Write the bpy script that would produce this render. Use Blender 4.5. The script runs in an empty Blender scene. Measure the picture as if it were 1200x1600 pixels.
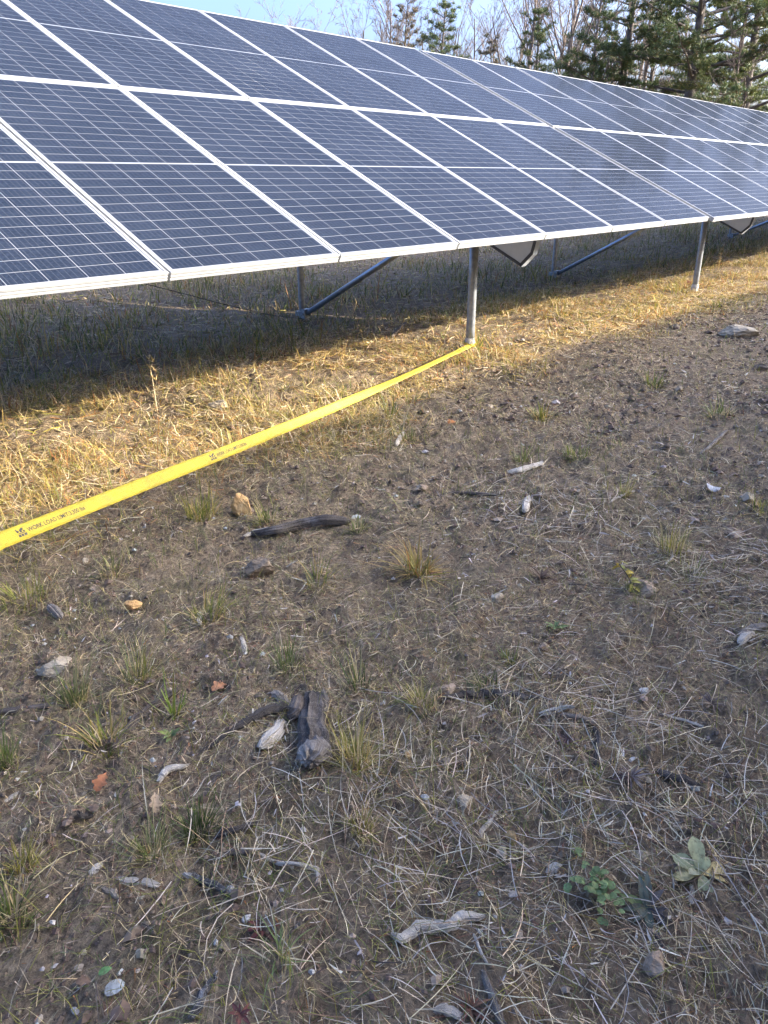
import bpy, bmesh, math, random
import numpy as np
from mathutils import Vector, Matrix

rng = np.random.default_rng(7)
random.seed(7)
S = bpy.context.scene
COL = S.collection
RAD = math.radians

# ------------------------------------------------------------------ camera
CAM_F = 1198.0                                   # focal length in photo pixels (1600 tall)
CAM_PITCH, CAM_YAW = RAD(23.7), RAD(48.65)
CAM_P = np.array([-1.962, -2.949, 0.3824])       # z = 0 is the low glass edge of the row, ground about -1
_cp, _sp = math.cos(CAM_PITCH), math.sin(CAM_PITCH)
AX_F = np.array([math.sin(CAM_YAW) * _cp, math.cos(CAM_YAW) * _cp, -_sp])
AX_R = np.array([math.cos(CAM_YAW), -math.sin(CAM_YAW), 0.0])
AX_U = np.cross(AX_R, AX_F)
cam_d = bpy.data.cameras.new('camera')
cam_d.sensor_fit = 'VERTICAL'
cam_d.sensor_height = 36.0
cam_d.sensor_width = 27.0
cam_d.lens = CAM_F / 1600 * 36.0
cam_d.clip_start, cam_d.clip_end = 0.05, 2000
cam = bpy.data.objects.new('camera', cam_d)
COL.objects.link(cam)
M4 = Matrix.Identity(4)
for i in range(3):
    M4[i][0], M4[i][1], M4[i][2], M4[i][3] = AX_R[i], AX_U[i], -AX_F[i], CAM_P[i]
cam.matrix_world = M4
S.camera = cam

# ------------------------------------------------------------------ light
SUN_AZ = Vector((0.69, -0.724, 0.0)).normalized()
SUN_EL = RAD(21.6)
SUN_DIR = Vector((SUN_AZ.x * math.cos(SUN_EL), SUN_AZ.y * math.cos(SUN_EL), math.sin(SUN_EL)))
sun_d = bpy.data.lights.new('sun', 'SUN')
sun_d.energy = 2.2
sun_d.angle = RAD(0.55)
sun_d.color = (1.0, 0.90, 0.76)
sun = bpy.data.objects.new('sun', sun_d)
COL.objects.link(sun)
sun.rotation_euler = SUN_DIR.to_track_quat('Z', 'Y').to_euler()
sun.location = (10, -12, 12)

world = bpy.data.worlds.new('World')
S.world = world
world.use_nodes = True
wn = world.node_tree.nodes
wl = world.node_tree.links
wn.clear()
w_sky = wn.new('ShaderNodeTexSky')
w_sky.sky_type = 'NISHITA'
w_sky.sun_disc = False
w_sky.sun_elevation = SUN_EL
w_sky.sun_rotation = math.atan2(SUN_AZ.x, SUN_AZ.y)
w_sky.altitude = 300
w_sky.air_density = 0.7
w_sky.dust_density = 10.0
w_sky.ozone_density = 4.0
w_bg = wn.new('ShaderNodeBackground')
w_bg.inputs['Strength'].default_value = 0.15
w_out = wn.new('ShaderNodeOutputWorld')
w_hs = wn.new('ShaderNodeHueSaturation')          # a clear, deep autumn blue over the whole sky
w_hs.inputs['Saturation'].default_value = 1.12
w_hs.inputs['Hue'].default_value = 0.508
wl.new(w_sky.outputs[0], w_hs.inputs['Color'])
wl.new(w_hs.outputs[0], w_bg.inputs['Color'])
wl.new(w_bg.outputs[0], w_out.inputs['Surface'])

S.view_settings.view_transform = 'Standard'
S.view_settings.look = 'None'
S.view_settings.exposure = 2.65
S.view_settings.gamma = 1.0
S.view_settings.use_curve_mapping = False
S.render.engine = 'CYCLES'
S.cycles.max_bounces = 6
S.cycles.diffuse_bounces = 3
S.cycles.glossy_bounces = 3
S.cycles.transmission_bounces = 3
S.cycles.use_denoising = True
S.cycles.sample_clamp_indirect = 6

# ------------------------------------------------------------------ helpers
def tag(o, label=None, cat=None, group=None, kind=None):
    if label: o['label'] = label
    if cat: o['category'] = cat
    if group: o['group'] = group
    if kind: o['kind'] = kind
    return o

def link(name, data, parent=None):
    o = bpy.data.objects.new(name, data)
    COL.objects.link(o)
    if parent is not None:
        o.parent = parent
    return o

def empty(name, loc=(0, 0, 0), rz=0.0):
    o = link(name, None)
    o.location = loc
    o.rotation_euler = (0, 0, rz)
    o.empty_display_size = 0.1
    return o

def mesh_np(name, verts, faces_flat, face_sizes, mat=None, cols=None, smooth=False, uvs=None):
    """fast mesh from numpy: verts (N,3), flat vertex indices, per-face sizes, optional per-vertex colours"""
    me = bpy.data.meshes.new(name)
    verts = np.asarray(verts, np.float32)
    faces_flat = np.asarray(faces_flat, np.int32)
    face_sizes = np.asarray(face_sizes, np.int32)
    me.vertices.add(len(verts))
    me.vertices.foreach_set('co', verts.ravel())
    me.loops.add(len(faces_flat))
    me.loops.foreach_set('vertex_index', faces_flat)
    me.polygons.add(len(face_sizes))
    starts = np.concatenate([[0], np.cumsum(face_sizes)[:-1]]).astype(np.int32)
    me.polygons.foreach_set('loop_start', starts)
    me.polygons.foreach_set('loop_total', face_sizes)
    me.polygons.foreach_set('use_smooth', np.full(len(face_sizes), bool(smooth)))
    if uvs is not None:
        uvl = me.uv_layers.new(name='UVMap')
        uvl.data.foreach_set('uv', np.asarray(uvs, np.float32).ravel())
    if cols is not None:
        at = me.color_attributes.new('tint', 'FLOAT_COLOR', 'POINT')
        c = np.ones((len(verts), 4), np.float32)
        c[:, :3] = cols
        at.data.foreach_set('color', c.ravel())
    me.update(calc_edges=True)
    if mat:
        me.materials.append(mat)
    return me

class MB:
    """collects simple solids and builds them as one mesh"""
    def __init__(self):
        self.v, self.f = [], []
    def add(self, vs, fs):
        b = len(self.v)
        self.v += [tuple(v) for v in vs]
        self.f += [tuple(i + b for i in f) for f in fs]
        return self
    def box(self, x0, x1, y0, y1, z0, z1):
        vs = [(x, y, z) for z in (z0, z1) for y in (y0, y1) for x in (x0, x1)]
        return self.add(vs, [(0, 2, 3, 1), (4, 5, 7, 6), (0, 1, 5, 4), (2, 6, 7, 3), (0, 4, 6, 2), (1, 3, 7, 5)])
    def tube(self, pts, rad, n=12, cap=True, jitter=0.0, flat=1.0):
        pts = [Vector(p) for p in pts]
        if not hasattr(rad, '__len__'):
            rad = [rad] * len(pts)
        vs, fs = [], []
        ref = Vector((0, 0, 1))
        for i, p in enumerate(pts):
            t = (pts[min(i + 1, len(pts) - 1)] - pts[max(i - 1, 0)]).normalized()
            if abs(t.dot(ref)) > 0.97: ref = Vector((1, 0, 0))
            a = t.cross(ref).normalized(); b = a.cross(t).normalized()
            ref = b
            for k in range(n):
                an = 2 * math.pi * k / n
                r = rad[i] * (1 + random.uniform(-jitter, jitter))
                vs.append(p + a * math.cos(an) * r + b * math.sin(an) * r * flat)
        for i in range(len(pts) - 1):
            for k in range(n):
                k2 = (k + 1) % n
                fs.append((i * n + k, i * n + k2, (i + 1) * n + k2, (i + 1) * n + k))
        if cap:
            fs.append(tuple(range(n - 1, -1, -1)))
            fs.append(tuple((len(pts) - 1) * n + k for k in range(n)))
        return self.add(vs, fs)
    def mesh(self, name, mat, smooth=False):
        me = bpy.data.meshes.new(name)
        me.from_pydata(self.v, [], self.f)
        if mat: me.materials.append(mat)
        me.polygons.foreach_set('use_smooth', [bool(smooth)] * len(me.polygons))
        me.update()
        return me
    def build(self, name, mat, parent=None, smooth=False):
        return link(name, self.mesh(name, mat, smooth), parent)

# ---- noise
def _hash(ix, iy, seed):
    h = (ix.astype(np.int64) * 374761393 + iy.astype(np.int64) * 668265263 + seed * 1274126177) & 0xFFFFFFFF
    h = ((h ^ (h >> 13)) * 1274126177) & 0xFFFFFFFF
    return ((h ^ (h >> 16)) & 0xFFFF) / 65535.0
def vnoise(x, y, seed=0):
    x = np.asarray(x, float); y = np.asarray(y, float)
    ix, iy = np.floor(x), np.floor(y)
    fx, fy = x - ix, y - iy
    fx = fx * fx * (3 - 2 * fx); fy = fy * fy * (3 - 2 * fy)
    a = _hash(ix, iy, seed); b = _hash(ix + 1, iy, seed); c = _hash(ix, iy + 1, seed); d = _hash(ix + 1, iy + 1, seed)
    return (a * (1 - fx) + b * fx) * (1 - fy) + (c * (1 - fx) + d * fx) * fy
def fbm(x, y, seed=0, oct=4):
    s, a, t = 0, 0.5, 0
    for o in range(oct):
        s = s + a * vnoise(x * 2 ** o + 17.3 * o, y * 2 ** o - 9.1 * o, seed + o); t += a; a *= 0.5
    return s / t
def sstep(a, b, x):
    t = np.clip((np.asarray(x, float) - a) / (b - a), 0, 1)
    return t * t * (3 - 2 * t)

def ground_h(x, y):
    x = np.asarray(x, float); y = np.asarray(y, float)
    h = -1.0 + 0.16 * sstep(10, 17, x) - 0.02 * sstep(5, 9, x)
    near = 1 - sstep(25, 60, np.hypot(x, y))
    h = h + (fbm(x * 0.7, y * 0.7, 3, 3) - 0.5) * 0.10 * near
    h = h + (fbm(x * 3.1, y * 3.1, 11, 3) - 0.5) * 0.055 * near
    d = np.hypot(x - CAM_P[0], y - CAM_P[1])
    fine = 1 - sstep(5, 9, d)
    n = fbm(x * 14, y * 14, 23, 3)
    h = h + (n - 0.5) * 0.042 * fine
    n2 = fbm(x * 38, y * 38, 31, 2)
    h = h + np.maximum(n2 - 0.52, 0) * 0.070 * fine
    return h

def pix_ray(px, py):
    return AX_F + AX_R * (px - 600) / CAM_F - AX_U * (py - 800) / CAM_F
def G(px, py, dz=0.0):
    """the ground point seen at a place of the photograph"""
    d = pix_ray(px, py)
    z = -1.0
    for _ in range(12):
        p = CAM_P + d * ((z - CAM_P[2]) / d[2])
        z = float(ground_h(p[0], p[1])) + dz
    p = CAM_P + d * ((z - CAM_P[2]) / d[2])
    return np.array([p[0], p[1], z])
def px_size(p):
    """metres per photo pixel at point p"""
    return float((np.asarray(p) - CAM_P) @ AX_F) / CAM_F

# ------------------------------------------------------------------ materials
def new_mat(name):
    m = bpy.data.materials.new(name)
    m.use_nodes = True
    nt = m.node_tree
    b = nt.nodes['Principled BSDF']
    return m, nt, b
def nd(nt, t, **kw):
    n = nt.nodes.new(t)
    for k, v in kw.items(): setattr(n, k, v)
    return n
def ramp(nt, stops):
    r = nd(nt, 'ShaderNodeValToRGB')
    e = r.color_ramp.elements
    while len(e) < len(stops): e.new(0.5)
    for el, (p, c) in zip(e, stops):
        el.position = p
        el.color = (*c, 1) if len(c) == 3 else c
    return r
def mixc(nt, fac, a, b, mode='MIX'):
    m = nd(nt, 'ShaderNodeMix', data_type='RGBA', blend_type=mode)
    for sock, v in ((0, fac), (6, a), (7, b)):
        if hasattr(v, 'links') or hasattr(v, 'is_linked'):
            nt.links.new(v, m.inputs[sock])
        elif isinstance(v, (int, float)):
            m.inputs[sock].default_value = v
        else:
            m.inputs[sock].default_value = (*v, 1)
    return m.outputs[2]
def noise(nt, scale, detail=4, rough=0.55, coord='Object', vec=None):
    n = nd(nt, 'ShaderNodeTexNoise')
    n.inputs['Scale'].default_value = scale
    n.inputs['Detail'].default_value = detail
    n.inputs['Roughness'].default_value = rough
    if vec is None:
        tc = nd(nt, 'ShaderNodeTexCoord')
        vec = tc.outputs[coord]
    nt.links.new(vec, n.inputs['Vector'])
    return n
def bump(nt, b, h, strength=0.5, dist=0.01):
    bp = nd(nt, 'ShaderNodeBump')
    bp.inputs['Strength'].default_value = strength
    bp.inputs['Distance'].default_value = dist
    nt.links.new(h, bp.inputs['Height'])
    nt.links.new(bp.outputs[0], b.inputs['Normal'])

def simple_noise_mat(name, c1, c2, scale, rough=0.8, metallic=0.0, bstr=0.4, bdist=0.004, detail=5, c3=None):
    m, nt, b = new_mat(name)
    n = noise(nt, scale, detail)
    st = [(0.32, c1), (0.68, c2)] if c3 is None else [(0.28, c1), (0.5, c2), (0.72, c3)]
    r = ramp(nt, st)
    nt.links.new(n.outputs['Fac'], r.inputs[0])
    nt.links.new(r.outputs[0], b.inputs['Base Color'])
    b.inputs['Roughness'].default_value = rough
    b.inputs['Metallic'].default_value = metallic
    n2 = noise(nt, scale * 3.3, 4)
    bump(nt, b, n2.outputs['Fac'], bstr, bdist)
    return m

def soil_mat():
    m, nt, b = new_mat('soil')
    tc = nd(nt, 'ShaderNodeTexCoord').outputs['Object']
    big = noise(nt, 0.9, 4, 0.6, vec=tc)
    mid = noise(nt, 7, 6, 0.65, vec=tc)
    fine = noise(nt, 60, 5, 0.7, vec=tc)
    r1 = ramp(nt, [(0.30, (0.125, 0.095, 0.060)), (0.5, (0.235, 0.178, 0.113)), (0.72, (0.35, 0.272, 0.174))])
    nt.links.new(mid.outputs['Fac'], r1.inputs[0])
    r2 = ramp(nt, [(0.36, (0.34, 0.32, 0.30)), (0.50, (1.0, 0.98, 0.96)), (0.64, (1.75, 1.68, 1.56))])
    nt.links.new(fine.outputs['Fac'], r2.inputs[0])
    c = mixc(nt, 0.85, r1.outputs[0], r2.outputs[0], 'MULTIPLY')
    # mossy film on some bare earth
    mo = noise(nt, 2.3, 5, 0.6, vec=tc)
    rm = ramp(nt, [(0.54, (0, 0, 0)), (0.70, (0.55, 0.55, 0.55))])
    nt.links.new(mo.outputs['Fac'], rm.inputs[0])
    c = mixc(nt, rm.outputs[0], c, (0.16, 0.14, 0.068))
    # warmer, redder earth in places
    rr = ramp(nt, [(0.42, (0, 0, 0)), (0.66, (0.6, 0.6, 0.6))])
    nt.links.new(big.outputs['Fac'], rr.inputs[0])
    c = mixc(nt, rr.outputs[0], c, (0.24, 0.175, 0.108))
    nt.links.new(c, b.inputs['Base Color'])
    b.inputs['Roughness'].default_value = 0.92
    b.inputs['Specular IOR Level'].default_value = 0.25
    n3 = noise(nt, 110, 6, 0.75, vec=tc)
    bump(nt, b, n3.outputs['Fac'], 1.0, 0.02)
    return m
def blade_mat(name, trans=0.3, rough=0.55):
    """colour comes from each blade's own tint; a streaky noise breaks it up"""
    m, nt, b = new_mat(name)
    a = nd(nt, 'ShaderNodeVertexColor', layer_name='tint')
    n = noise(nt, 45, 3)
    r = ramp(nt, [(0.3, (0.72, 0.72, 0.72)), (0.7, (1.18, 1.15, 1.1))])
    nt.links.new(n.outputs['Fac'], r.inputs[0])
    c = mixc(nt, 1.0, a.outputs[0], r.outputs[0], 'MULTIPLY')
    nt.links.new(c, b.inputs['Base Color'])
    b.inputs['Roughness'].default_value = rough
    b.inputs['Specular IOR Level'].default_value = 0.3
    t = nd(nt, 'ShaderNodeBsdfTranslucent')
    nt.links.new(c, t.inputs['Color'])
    mx = nd(nt, 'ShaderNodeMixShader')
    mx.inputs[0].default_value = trans
    nt.links.new(b.outputs[0], mx.inputs[1])
    nt.links.new(t.outputs[0], mx.inputs[2])
    nt.links.new(mx.outputs[0], nt.nodes['Material Output'].inputs['Surface'])
    return m

MAT = {}
MAT['soil'] = soil_mat()
MAT['blade'] = blade_mat('grass_blades', 0.32)
MAT['straw'] = blade_mat('dry_straw', 0.12, 0.7)
MAT['needle'] = blade_mat('pine_needles', 0.2, 0.5)
MAT['leaf'] = blade_mat('weed_leaf', 0.25, 0.7)
def spot_leaves(m):
    nt = m.node_tree
    b = nt.nodes['Principled BSDF']
    src = b.inputs['Base Color'].links[0].from_socket
    n = noise(nt, 130, 4, 0.6)
    r = ramp(nt, [(0.52, (0, 0, 0)), (0.66, (0.75, 0.75, 0.75))])
    nt.links.new(n.outputs['Fac'], r.inputs[0])
    nt.links.new(mixc(nt, r.outputs[0], src, (0.15, 0.11, 0.06)), b.inputs['Base Color'])
    bump(nt, b, n.outputs['Fac'], 0.4, 0.002)
spot_leaves(MAT['leaf'])
MAT['galv'] = simple_noise_mat('galvanised_steel', (0.24, 0.26, 0.28), (0.38, 0.40, 0.41), 26, 0.45, 0.6, 0.12, 0.001)
MAT['galv_blue'] = simple_noise_mat('galvanised_brace', (0.24, 0.28, 0.33), (0.36, 0.41, 0.46), 22, 0.40, 0.7, 0.12, 0.001)
MAT['rafter'] = simple_noise_mat('galvanised_sheet', (0.50, 0.55, 0.60), (0.60, 0.65, 0.70), 9, 0.55, 0.0, 0.1, 0.001)
MAT['lip_shade'] = simple_noise_mat('shade_toned_lip', (0.05, 0.055, 0.06), (0.09, 0.095, 0.10), 20, 0.6, 0.2, 0.1, 0.001)  # rafter rim: the flange's shadow is put into this dark colour
MAT['concrete'] = simple_noise_mat('zinc_crust', (0.42, 0.40, 0.36), (0.75, 0.74, 0.70), 40, 0.85, 0.0, 0.9, 0.01)
MAT['plastic_black'] = simple_noise_mat('cable_black', (0.012, 0.012, 0.013), (0.03, 0.03, 0.03), 30, 0.6)

def alu_mat():
    m, nt, b = new_mat('anodised_frame')
    n = noise(nt, 14, 4)
    r = ramp(nt, [(0.3, (0.34, 0.34, 0.33)), (0.7, (0.42, 0.42, 0.40))])
    nt.links.new(n.outputs['Fac'], r.inputs[0])
    nt.links.new(r.outputs[0], b.inputs['Base Color'])
    b.inputs['Metallic'].default_value = 0.25
    b.inputs['Roughness'].default_value = 0.42
    n2 = noise(nt, 160, 2)
    bump(nt, b, n2.outputs['Fac'], 0.06, 0.001)
    return m
MAT['alu'] = alu_mat()
def backsheet_mat():
    m, nt, b = new_mat('white_backsheet_under_glass')
    n = noise(nt, 5, 3)
    r = ramp(nt, [(0.3, (0.19, 0.20, 0.21)), (0.7, (0.24, 0.25, 0.26))])
    nt.links.new(n.outputs['Fac'], r.inputs[0])
    nt.links.new(r.outputs[0], b.inputs['Base Color'])
    b.inputs['Roughness'].default_value = 0.6
    b.inputs['Coat Weight'].default_value = 0.27
    b.inputs['Coat Roughness'].default_value = 0.09
    b.inputs['Coat IOR'].default_value = 1.2
    b.inputs['Specular IOR Level'].default_value = 0.1
    return m
MAT['backsheet'] = backsheet_mat()
def cell_mat():
    m, nt, b = new_mat('silicon_cell')
    uv = nd(nt, 'ShaderNodeUVMap', uv_map='UVMap')
    sp = nd(nt, 'ShaderNodeSeparateXYZ')
    nt.links.new(uv.outputs[0], sp.inputs[0])
    def math_(op, a, bv=None):
        n = nd(nt, 'ShaderNodeMath', operation=op)
        if hasattr(a, 'is_linked'): nt.links.new(a, n.inputs[0])
        else: n.inputs[0].default_value = a
        if bv is not None: n.inputs[1].default_value = bv
        return n.outputs[0]
    u = math_('MULTIPLY', sp.outputs[0], 6.0)
    u = math_('FRACT', u)
    u = math_('SUBTRACT', u, 0.5)
    u = math_('ABSOLUTE', u)
    bus = math_('LESS_THAN', u, 0.038)
    geo = nd(nt, 'ShaderNodeNewGeometry')
    n = noise(nt, 3.0, 3, 0.5, vec=geo.outputs['Position'])
    r = ramp(nt, [(0.3, (0.013, 0.0185, 0.031)), (0.7, (0.018, 0.0245, 0.039))])
    nt.links.new(n.outputs['Fac'], r.inputs[0])
    n2 = noise(nt, 90, 3, 0.6, vec=geo.outputs['Position'])
    r2 = ramp(nt, [(0.35, (0.75, 0.75, 0.78)), (0.65, (1.3, 1.28, 1.25))])
    nt.links.new(n2.outputs['Fac'], r2.inputs[0])
    c = mixc(nt, 1.0, r.outputs[0], r2.outputs[0], 'MULTIPLY')
    c = mixc(nt, bus, c, (0.055, 0.06, 0.07))
    nt.links.new(c, b.inputs['Base Color'])
    b.inputs['Roughness'].default_value = 0.38
    b.inputs['Specular IOR Level'].default_value = 0.0
    b.inputs['Coat Weight'].default_value = 0.27
    b.inputs['Coat Roughness'].default_value = 0.09
    b.inputs['Coat IOR'].default_value = 1.20
    return m
MAT['cell'] = cell_mat()
def strap_mat():
    m, nt, b = new_mat('yellow_webbing')
    tc = nd(nt, 'ShaderNodeUVMap', uv_map='UVMap')
    w = nd(nt, 'ShaderNodeTexWave', wave_type='BANDS', bands_direction='X')
    w.inputs['Scale'].default_value = 260
    w.inputs['Distortion'].default_value = 0.4
    nt.links.new(tc.outputs[0], w.inputs['Vector'])
    n = noise(nt, 9, 5, 0.6)
    r = ramp(nt, [(0.3, (0.40, 0.31, 0.030)), (0.5, (0.58, 0.43, 0.024)), (0.66, (0.48, 0.36, 0.04)), (0.78, (0.30, 0.235, 0.09))])
    nt.links.new(n.outputs['Fac'], r.inputs[0])
    c = mixc(nt, 0.12, r.outputs[0], w.outputs['Color'], 'MULTIPLY')
    nt.links.new(c, b.inputs['Base Color'])
    b.inputs['Roughness'].default_value = 0.55
    w2 = nd(nt, 'ShaderNodeTexWave', wave_type='BANDS', bands_direction='Y')
    w2.inputs['Scale'].default_value = 60
    nt.links.new(tc.outputs[0], w2.inputs['Vector'])
    ad = nd(nt, 'ShaderNodeMath', operation='ADD')
    nt.links.new(w.outputs['Fac'], ad.inputs[0]); nt.links.new(w2.outputs['Fac'], ad.inputs[1])
    bump(nt, b, ad.outputs[0], 0.5, 0.0015)
    return m
MAT['strap'] = strap_mat()
MAT['ink'] = simple_noise_mat('grey_ink', (0.035, 0.032, 0.025), (0.08, 0.07, 0.045), 120, 0.7)
def rock_mat(name, c1, c2, c3):
    m = simple_noise_mat(name, c1, c2, 16, 0.9, 0, 0.8, 0.006, 7, c3)
    return m
MAT['rock_grey'] = rock_mat('pale_grey_stone', (0.25, 0.20, 0.13), (0.38, 0.31, 0.21), (0.49, 0.415, 0.295))
MAT['rock_tan'] = rock_mat('tan_stone', (0.17, 0.12, 0.075), (0.31, 0.22, 0.14), (0.43, 0.34, 0.24))
MAT['rock_orange'] = rock_mat('orange_stone', (0.30, 0.17, 0.065), (0.48, 0.29, 0.11), (0.58, 0.40, 0.19))
MAT['rock_white'] = rock_mat('white_stone', (0.38, 0.355, 0.30), (0.55, 0.52, 0.45), (0.66, 0.63, 0.56))
MAT['rock_dark'] = rock_mat('dirty_stone', (0.12, 0.085, 0.052), (0.20, 0.145, 0.09), (0.29, 0.22, 0.145))
def wood_mat(name, dark, mid, pale, patch=0.5):
    m, nt, b = new_mat(name)
    tc = nd(nt, 'ShaderNodeUVMap', uv_map='UVMap')
    mp = nd(nt, 'ShaderNodeMapping')
    mp.inputs['Scale'].default_value = (3.0, 26.0, 1.0)
    nt.links.new(tc.outputs[0], mp.inputs[0])
    n = noise(nt, 3, 6, 0.7, vec=mp.outputs[0])
    r = ramp(nt, [(0.3, dark), (0.52, mid), (0.74, pale)])
    nt.links.new(n.outputs['Fac'], r.inputs[0])
    n2 = noise(nt, 16, 4, 0.6)
    r2 = ramp(nt, [(patch - 0.06, (0, 0, 0)), (patch + 0.1, (0.8, 0.8, 0.8))])
    nt.links.new(n2.outputs['Fac'], r2.inputs[0])
    c = mixc(nt, r2.outputs[0], r.outputs[0], pale)
    nt.links.new(c, b.inputs['Base Color'])
    b.inputs['Roughness'].default_value = 0.88
    b.inputs['Specular IOR Level'].default_value = 0.25
    bump(nt, b, n.outputs['Fac'], 0.9, 0.006)
    return m
MAT['wood_dark'] = wood_mat('charred_wood', (0.030, 0.025, 0.021), (0.085, 0.071, 0.058), (0.22, 0.19, 0.16), 0.60)
MAT['wood_pale'] = wood_mat('bleached_wood', (0.27, 0.225, 0.165), (0.50, 0.43, 0.33), (0.70, 0.62, 0.50), 0.5)
MAT['wood_brown'] = wood_mat('brown_wood', (0.055, 0.042, 0.032), (0.125, 0.098, 0.075), (0.23, 0.19, 0.155), 0.58)
MAT['wood_grey'] = wood_mat('grey_wood', (0.095, 0.078, 0.062), (0.22, 0.187, 0.15), (0.39, 0.345, 0.285), 0.55)
MAT['wood_birch'] = wood_mat('speckled_birch_wood', (0.03, 0.028, 0.026), (0.075, 0.07, 0.065), (0.62, 0.61, 0.58), 0.56)
MAT['bark_pine'] = simple_noise_mat('pine_bark', (0.05, 0.04, 0.034), (0.17, 0.145, 0.125), 5, 0.95, 0, 1.0, 0.05)
MAT['bark_bare'] = simple_noise_mat('grey_bark', (0.13, 0.10, 0.08), (0.27, 0.22, 0.18), 4, 0.95, 0, 0.6, 0.03)
MAT['bark_brown'] = simple_noise_mat('brown_twigs', (0.10, 0.075, 0.058), (0.22, 0.17, 0.135), 3, 0.95, 0, 0.4, 0.02)

# ------------------------------------------------------------------ ground: one sheet, fine near the camera
def axis(lo, hi, step, far):
    core = np.arange(lo, hi + step / 2, step)
    out, s, x = [], step, hi
    while x < far:
        s *= 1.22; x += s; out.append(x)
    neg, s, x = [], step, lo
    while x > -far:
        s *= 1.22; x -= s; neg.append(x)
    return np.concatenate([neg[::-1], core, out])
gx = axis(-3.0, 6.5, 0.026, 330)
gy = axis(-3.6, 2.4, 0.026, 330)
XX, YY = np.meshgrid(gx, gy)
ZZ = ground_h(XX, YY)
gv = np.stack([XX.ravel(), YY.ravel(), ZZ.ravel()], 1)
nx, ny = len(gx), len(gy)
ii, jj = np.meshgrid(np.arange(nx - 1), np.arange(ny - 1))
b0 = (jj * nx + ii).ravel()
gf = np.stack([b0, b0 + 1, b0 + nx + 1, b0 + nx], 1).ravel()
ground = link('ground', mesh_np('ground', gv, gf, np.full(len(b0), 4), MAT['soil'], smooth=True))
tag(ground, 'brown bare earth of the field under and before the panels', 'ground', kind='structure')

# ------------------------------------------------------------------ solar tables
TILT = RAD(24.97)
PIT, PW, PL, RGAP = 1.045, 1.031, 2.088, 0.024
cT, sT = math.cos(TILT), math.sin(TILT)
LIP = 0.012

def frame_mesh():
    prof = [(0, -.038), (0, -.031), (.0016, -.030), (.0016, -.025), (0, -.024), (0, -.017), (.0016, -.016), (.0016, -.011), (0, -.010),
            (0, .0012), (.001, .0022), (LIP, .0022), (LIP, -.006), (.003, -.006), (.003, -.036), (.028, -.036), (.028, -.038)]
    vs, fs = [], []
    n = len(prof)
    for cx, cy, sx, sy in ((0, 0, 1, 1), (PW, 0, -1, 1), (PW, PL, -1, -1), (0, PL, 1, -1)):
        for d, z in prof:
            vs.append((cx + sx * d, cy + sy * d, z))
    for c in range(4):
        c2 = (c + 1) % 4
        for k in range(n):
            k2 = (k + 1) % n
            fs.append((c * n + k, c * n + k2, c2 * n + k2, c2 * n + k))
    return MB().add(vs, fs).mesh('panel_frame', MAT['alu'])
def laminate_mesh():
    return MB().box(.004, PW - .004, .004, PL - .004, -.0055, -.0006).mesh('panel_laminate', MAT['backsheet'])
CU0 = LIP + .0125
CPU = (PW - 2 * CU0) / 6
CV0 = LIP + .0135
CMID = .012
CPV = (PL - 2 * CV0 - CMID) / 24
CG = .0036
def cell_origin(i, j):
    return CU0 + i * CPU + CG / 2, CV0 + j * CPV + (CMID if j >= 12 else 0) + CG / 2
def cell_geo(offs):
    w, h = CPU - CG, CPV - CG
    base = np.array([(0, 0, -.0006), (w, 0, -.0006), (w, h, -.0006), (0, h, -.0006), (0.0002, .0002, 0), (w - .0002, .0002, 0), (w - .0002, h - .0002, 0), (.0002, h - .0002, 0)])
    fb = np.array([(4, 5, 6, 7), (0, 1, 5, 4), (1, 2, 6, 5), (2, 3, 7, 6), (3, 0, 4, 7)])
    uvb = np.array([(0, 0), (1, 0), (1, 1), (0, 1)] * 1 + [(0, 0), (1, 0), (1, 0), (0, 0), (1, 0), (1, 1), (1, 1), (1, 0), (1, 1), (0, 1), (0, 1), (1, 1), (0, 1), (0, 0), (0, 0), (0, 1)])
    offs = np.asarray(offs, float)
    v = (base[None] + np.concatenate([offs, np.zeros((len(offs), 1))], 1)[:, None]).reshape(-1, 3)
    f = (fb[None] + (np.arange(len(offs)) * 8)[:, None, None]).ravel()
    return v, f, np.full(len(offs) * 5, 4), np.tile(uvb, (len(offs), 1))
def cells_mesh(name, offs):
    v, f, s, uv = cell_geo(offs)
    return mesh_np(name, v, f, s, MAT['cell'], uvs=uv)
ME_FRAME, ME_LAM = frame_mesh(), laminate_mesh()
ME_CELLS = cells_mesh('cell_grid', [cell_origin(i, j) for j in range(24) for i in range(6)])
ME_CELL = cells_mesh('cell', [(0, 0)])

def P3(v, n, x=0.0):
    """table slope coordinates -> local table frame (x along row, y north, z above low edge)"""
    return (x, v * cT - n * sT, v * sT + n * cT)

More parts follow.
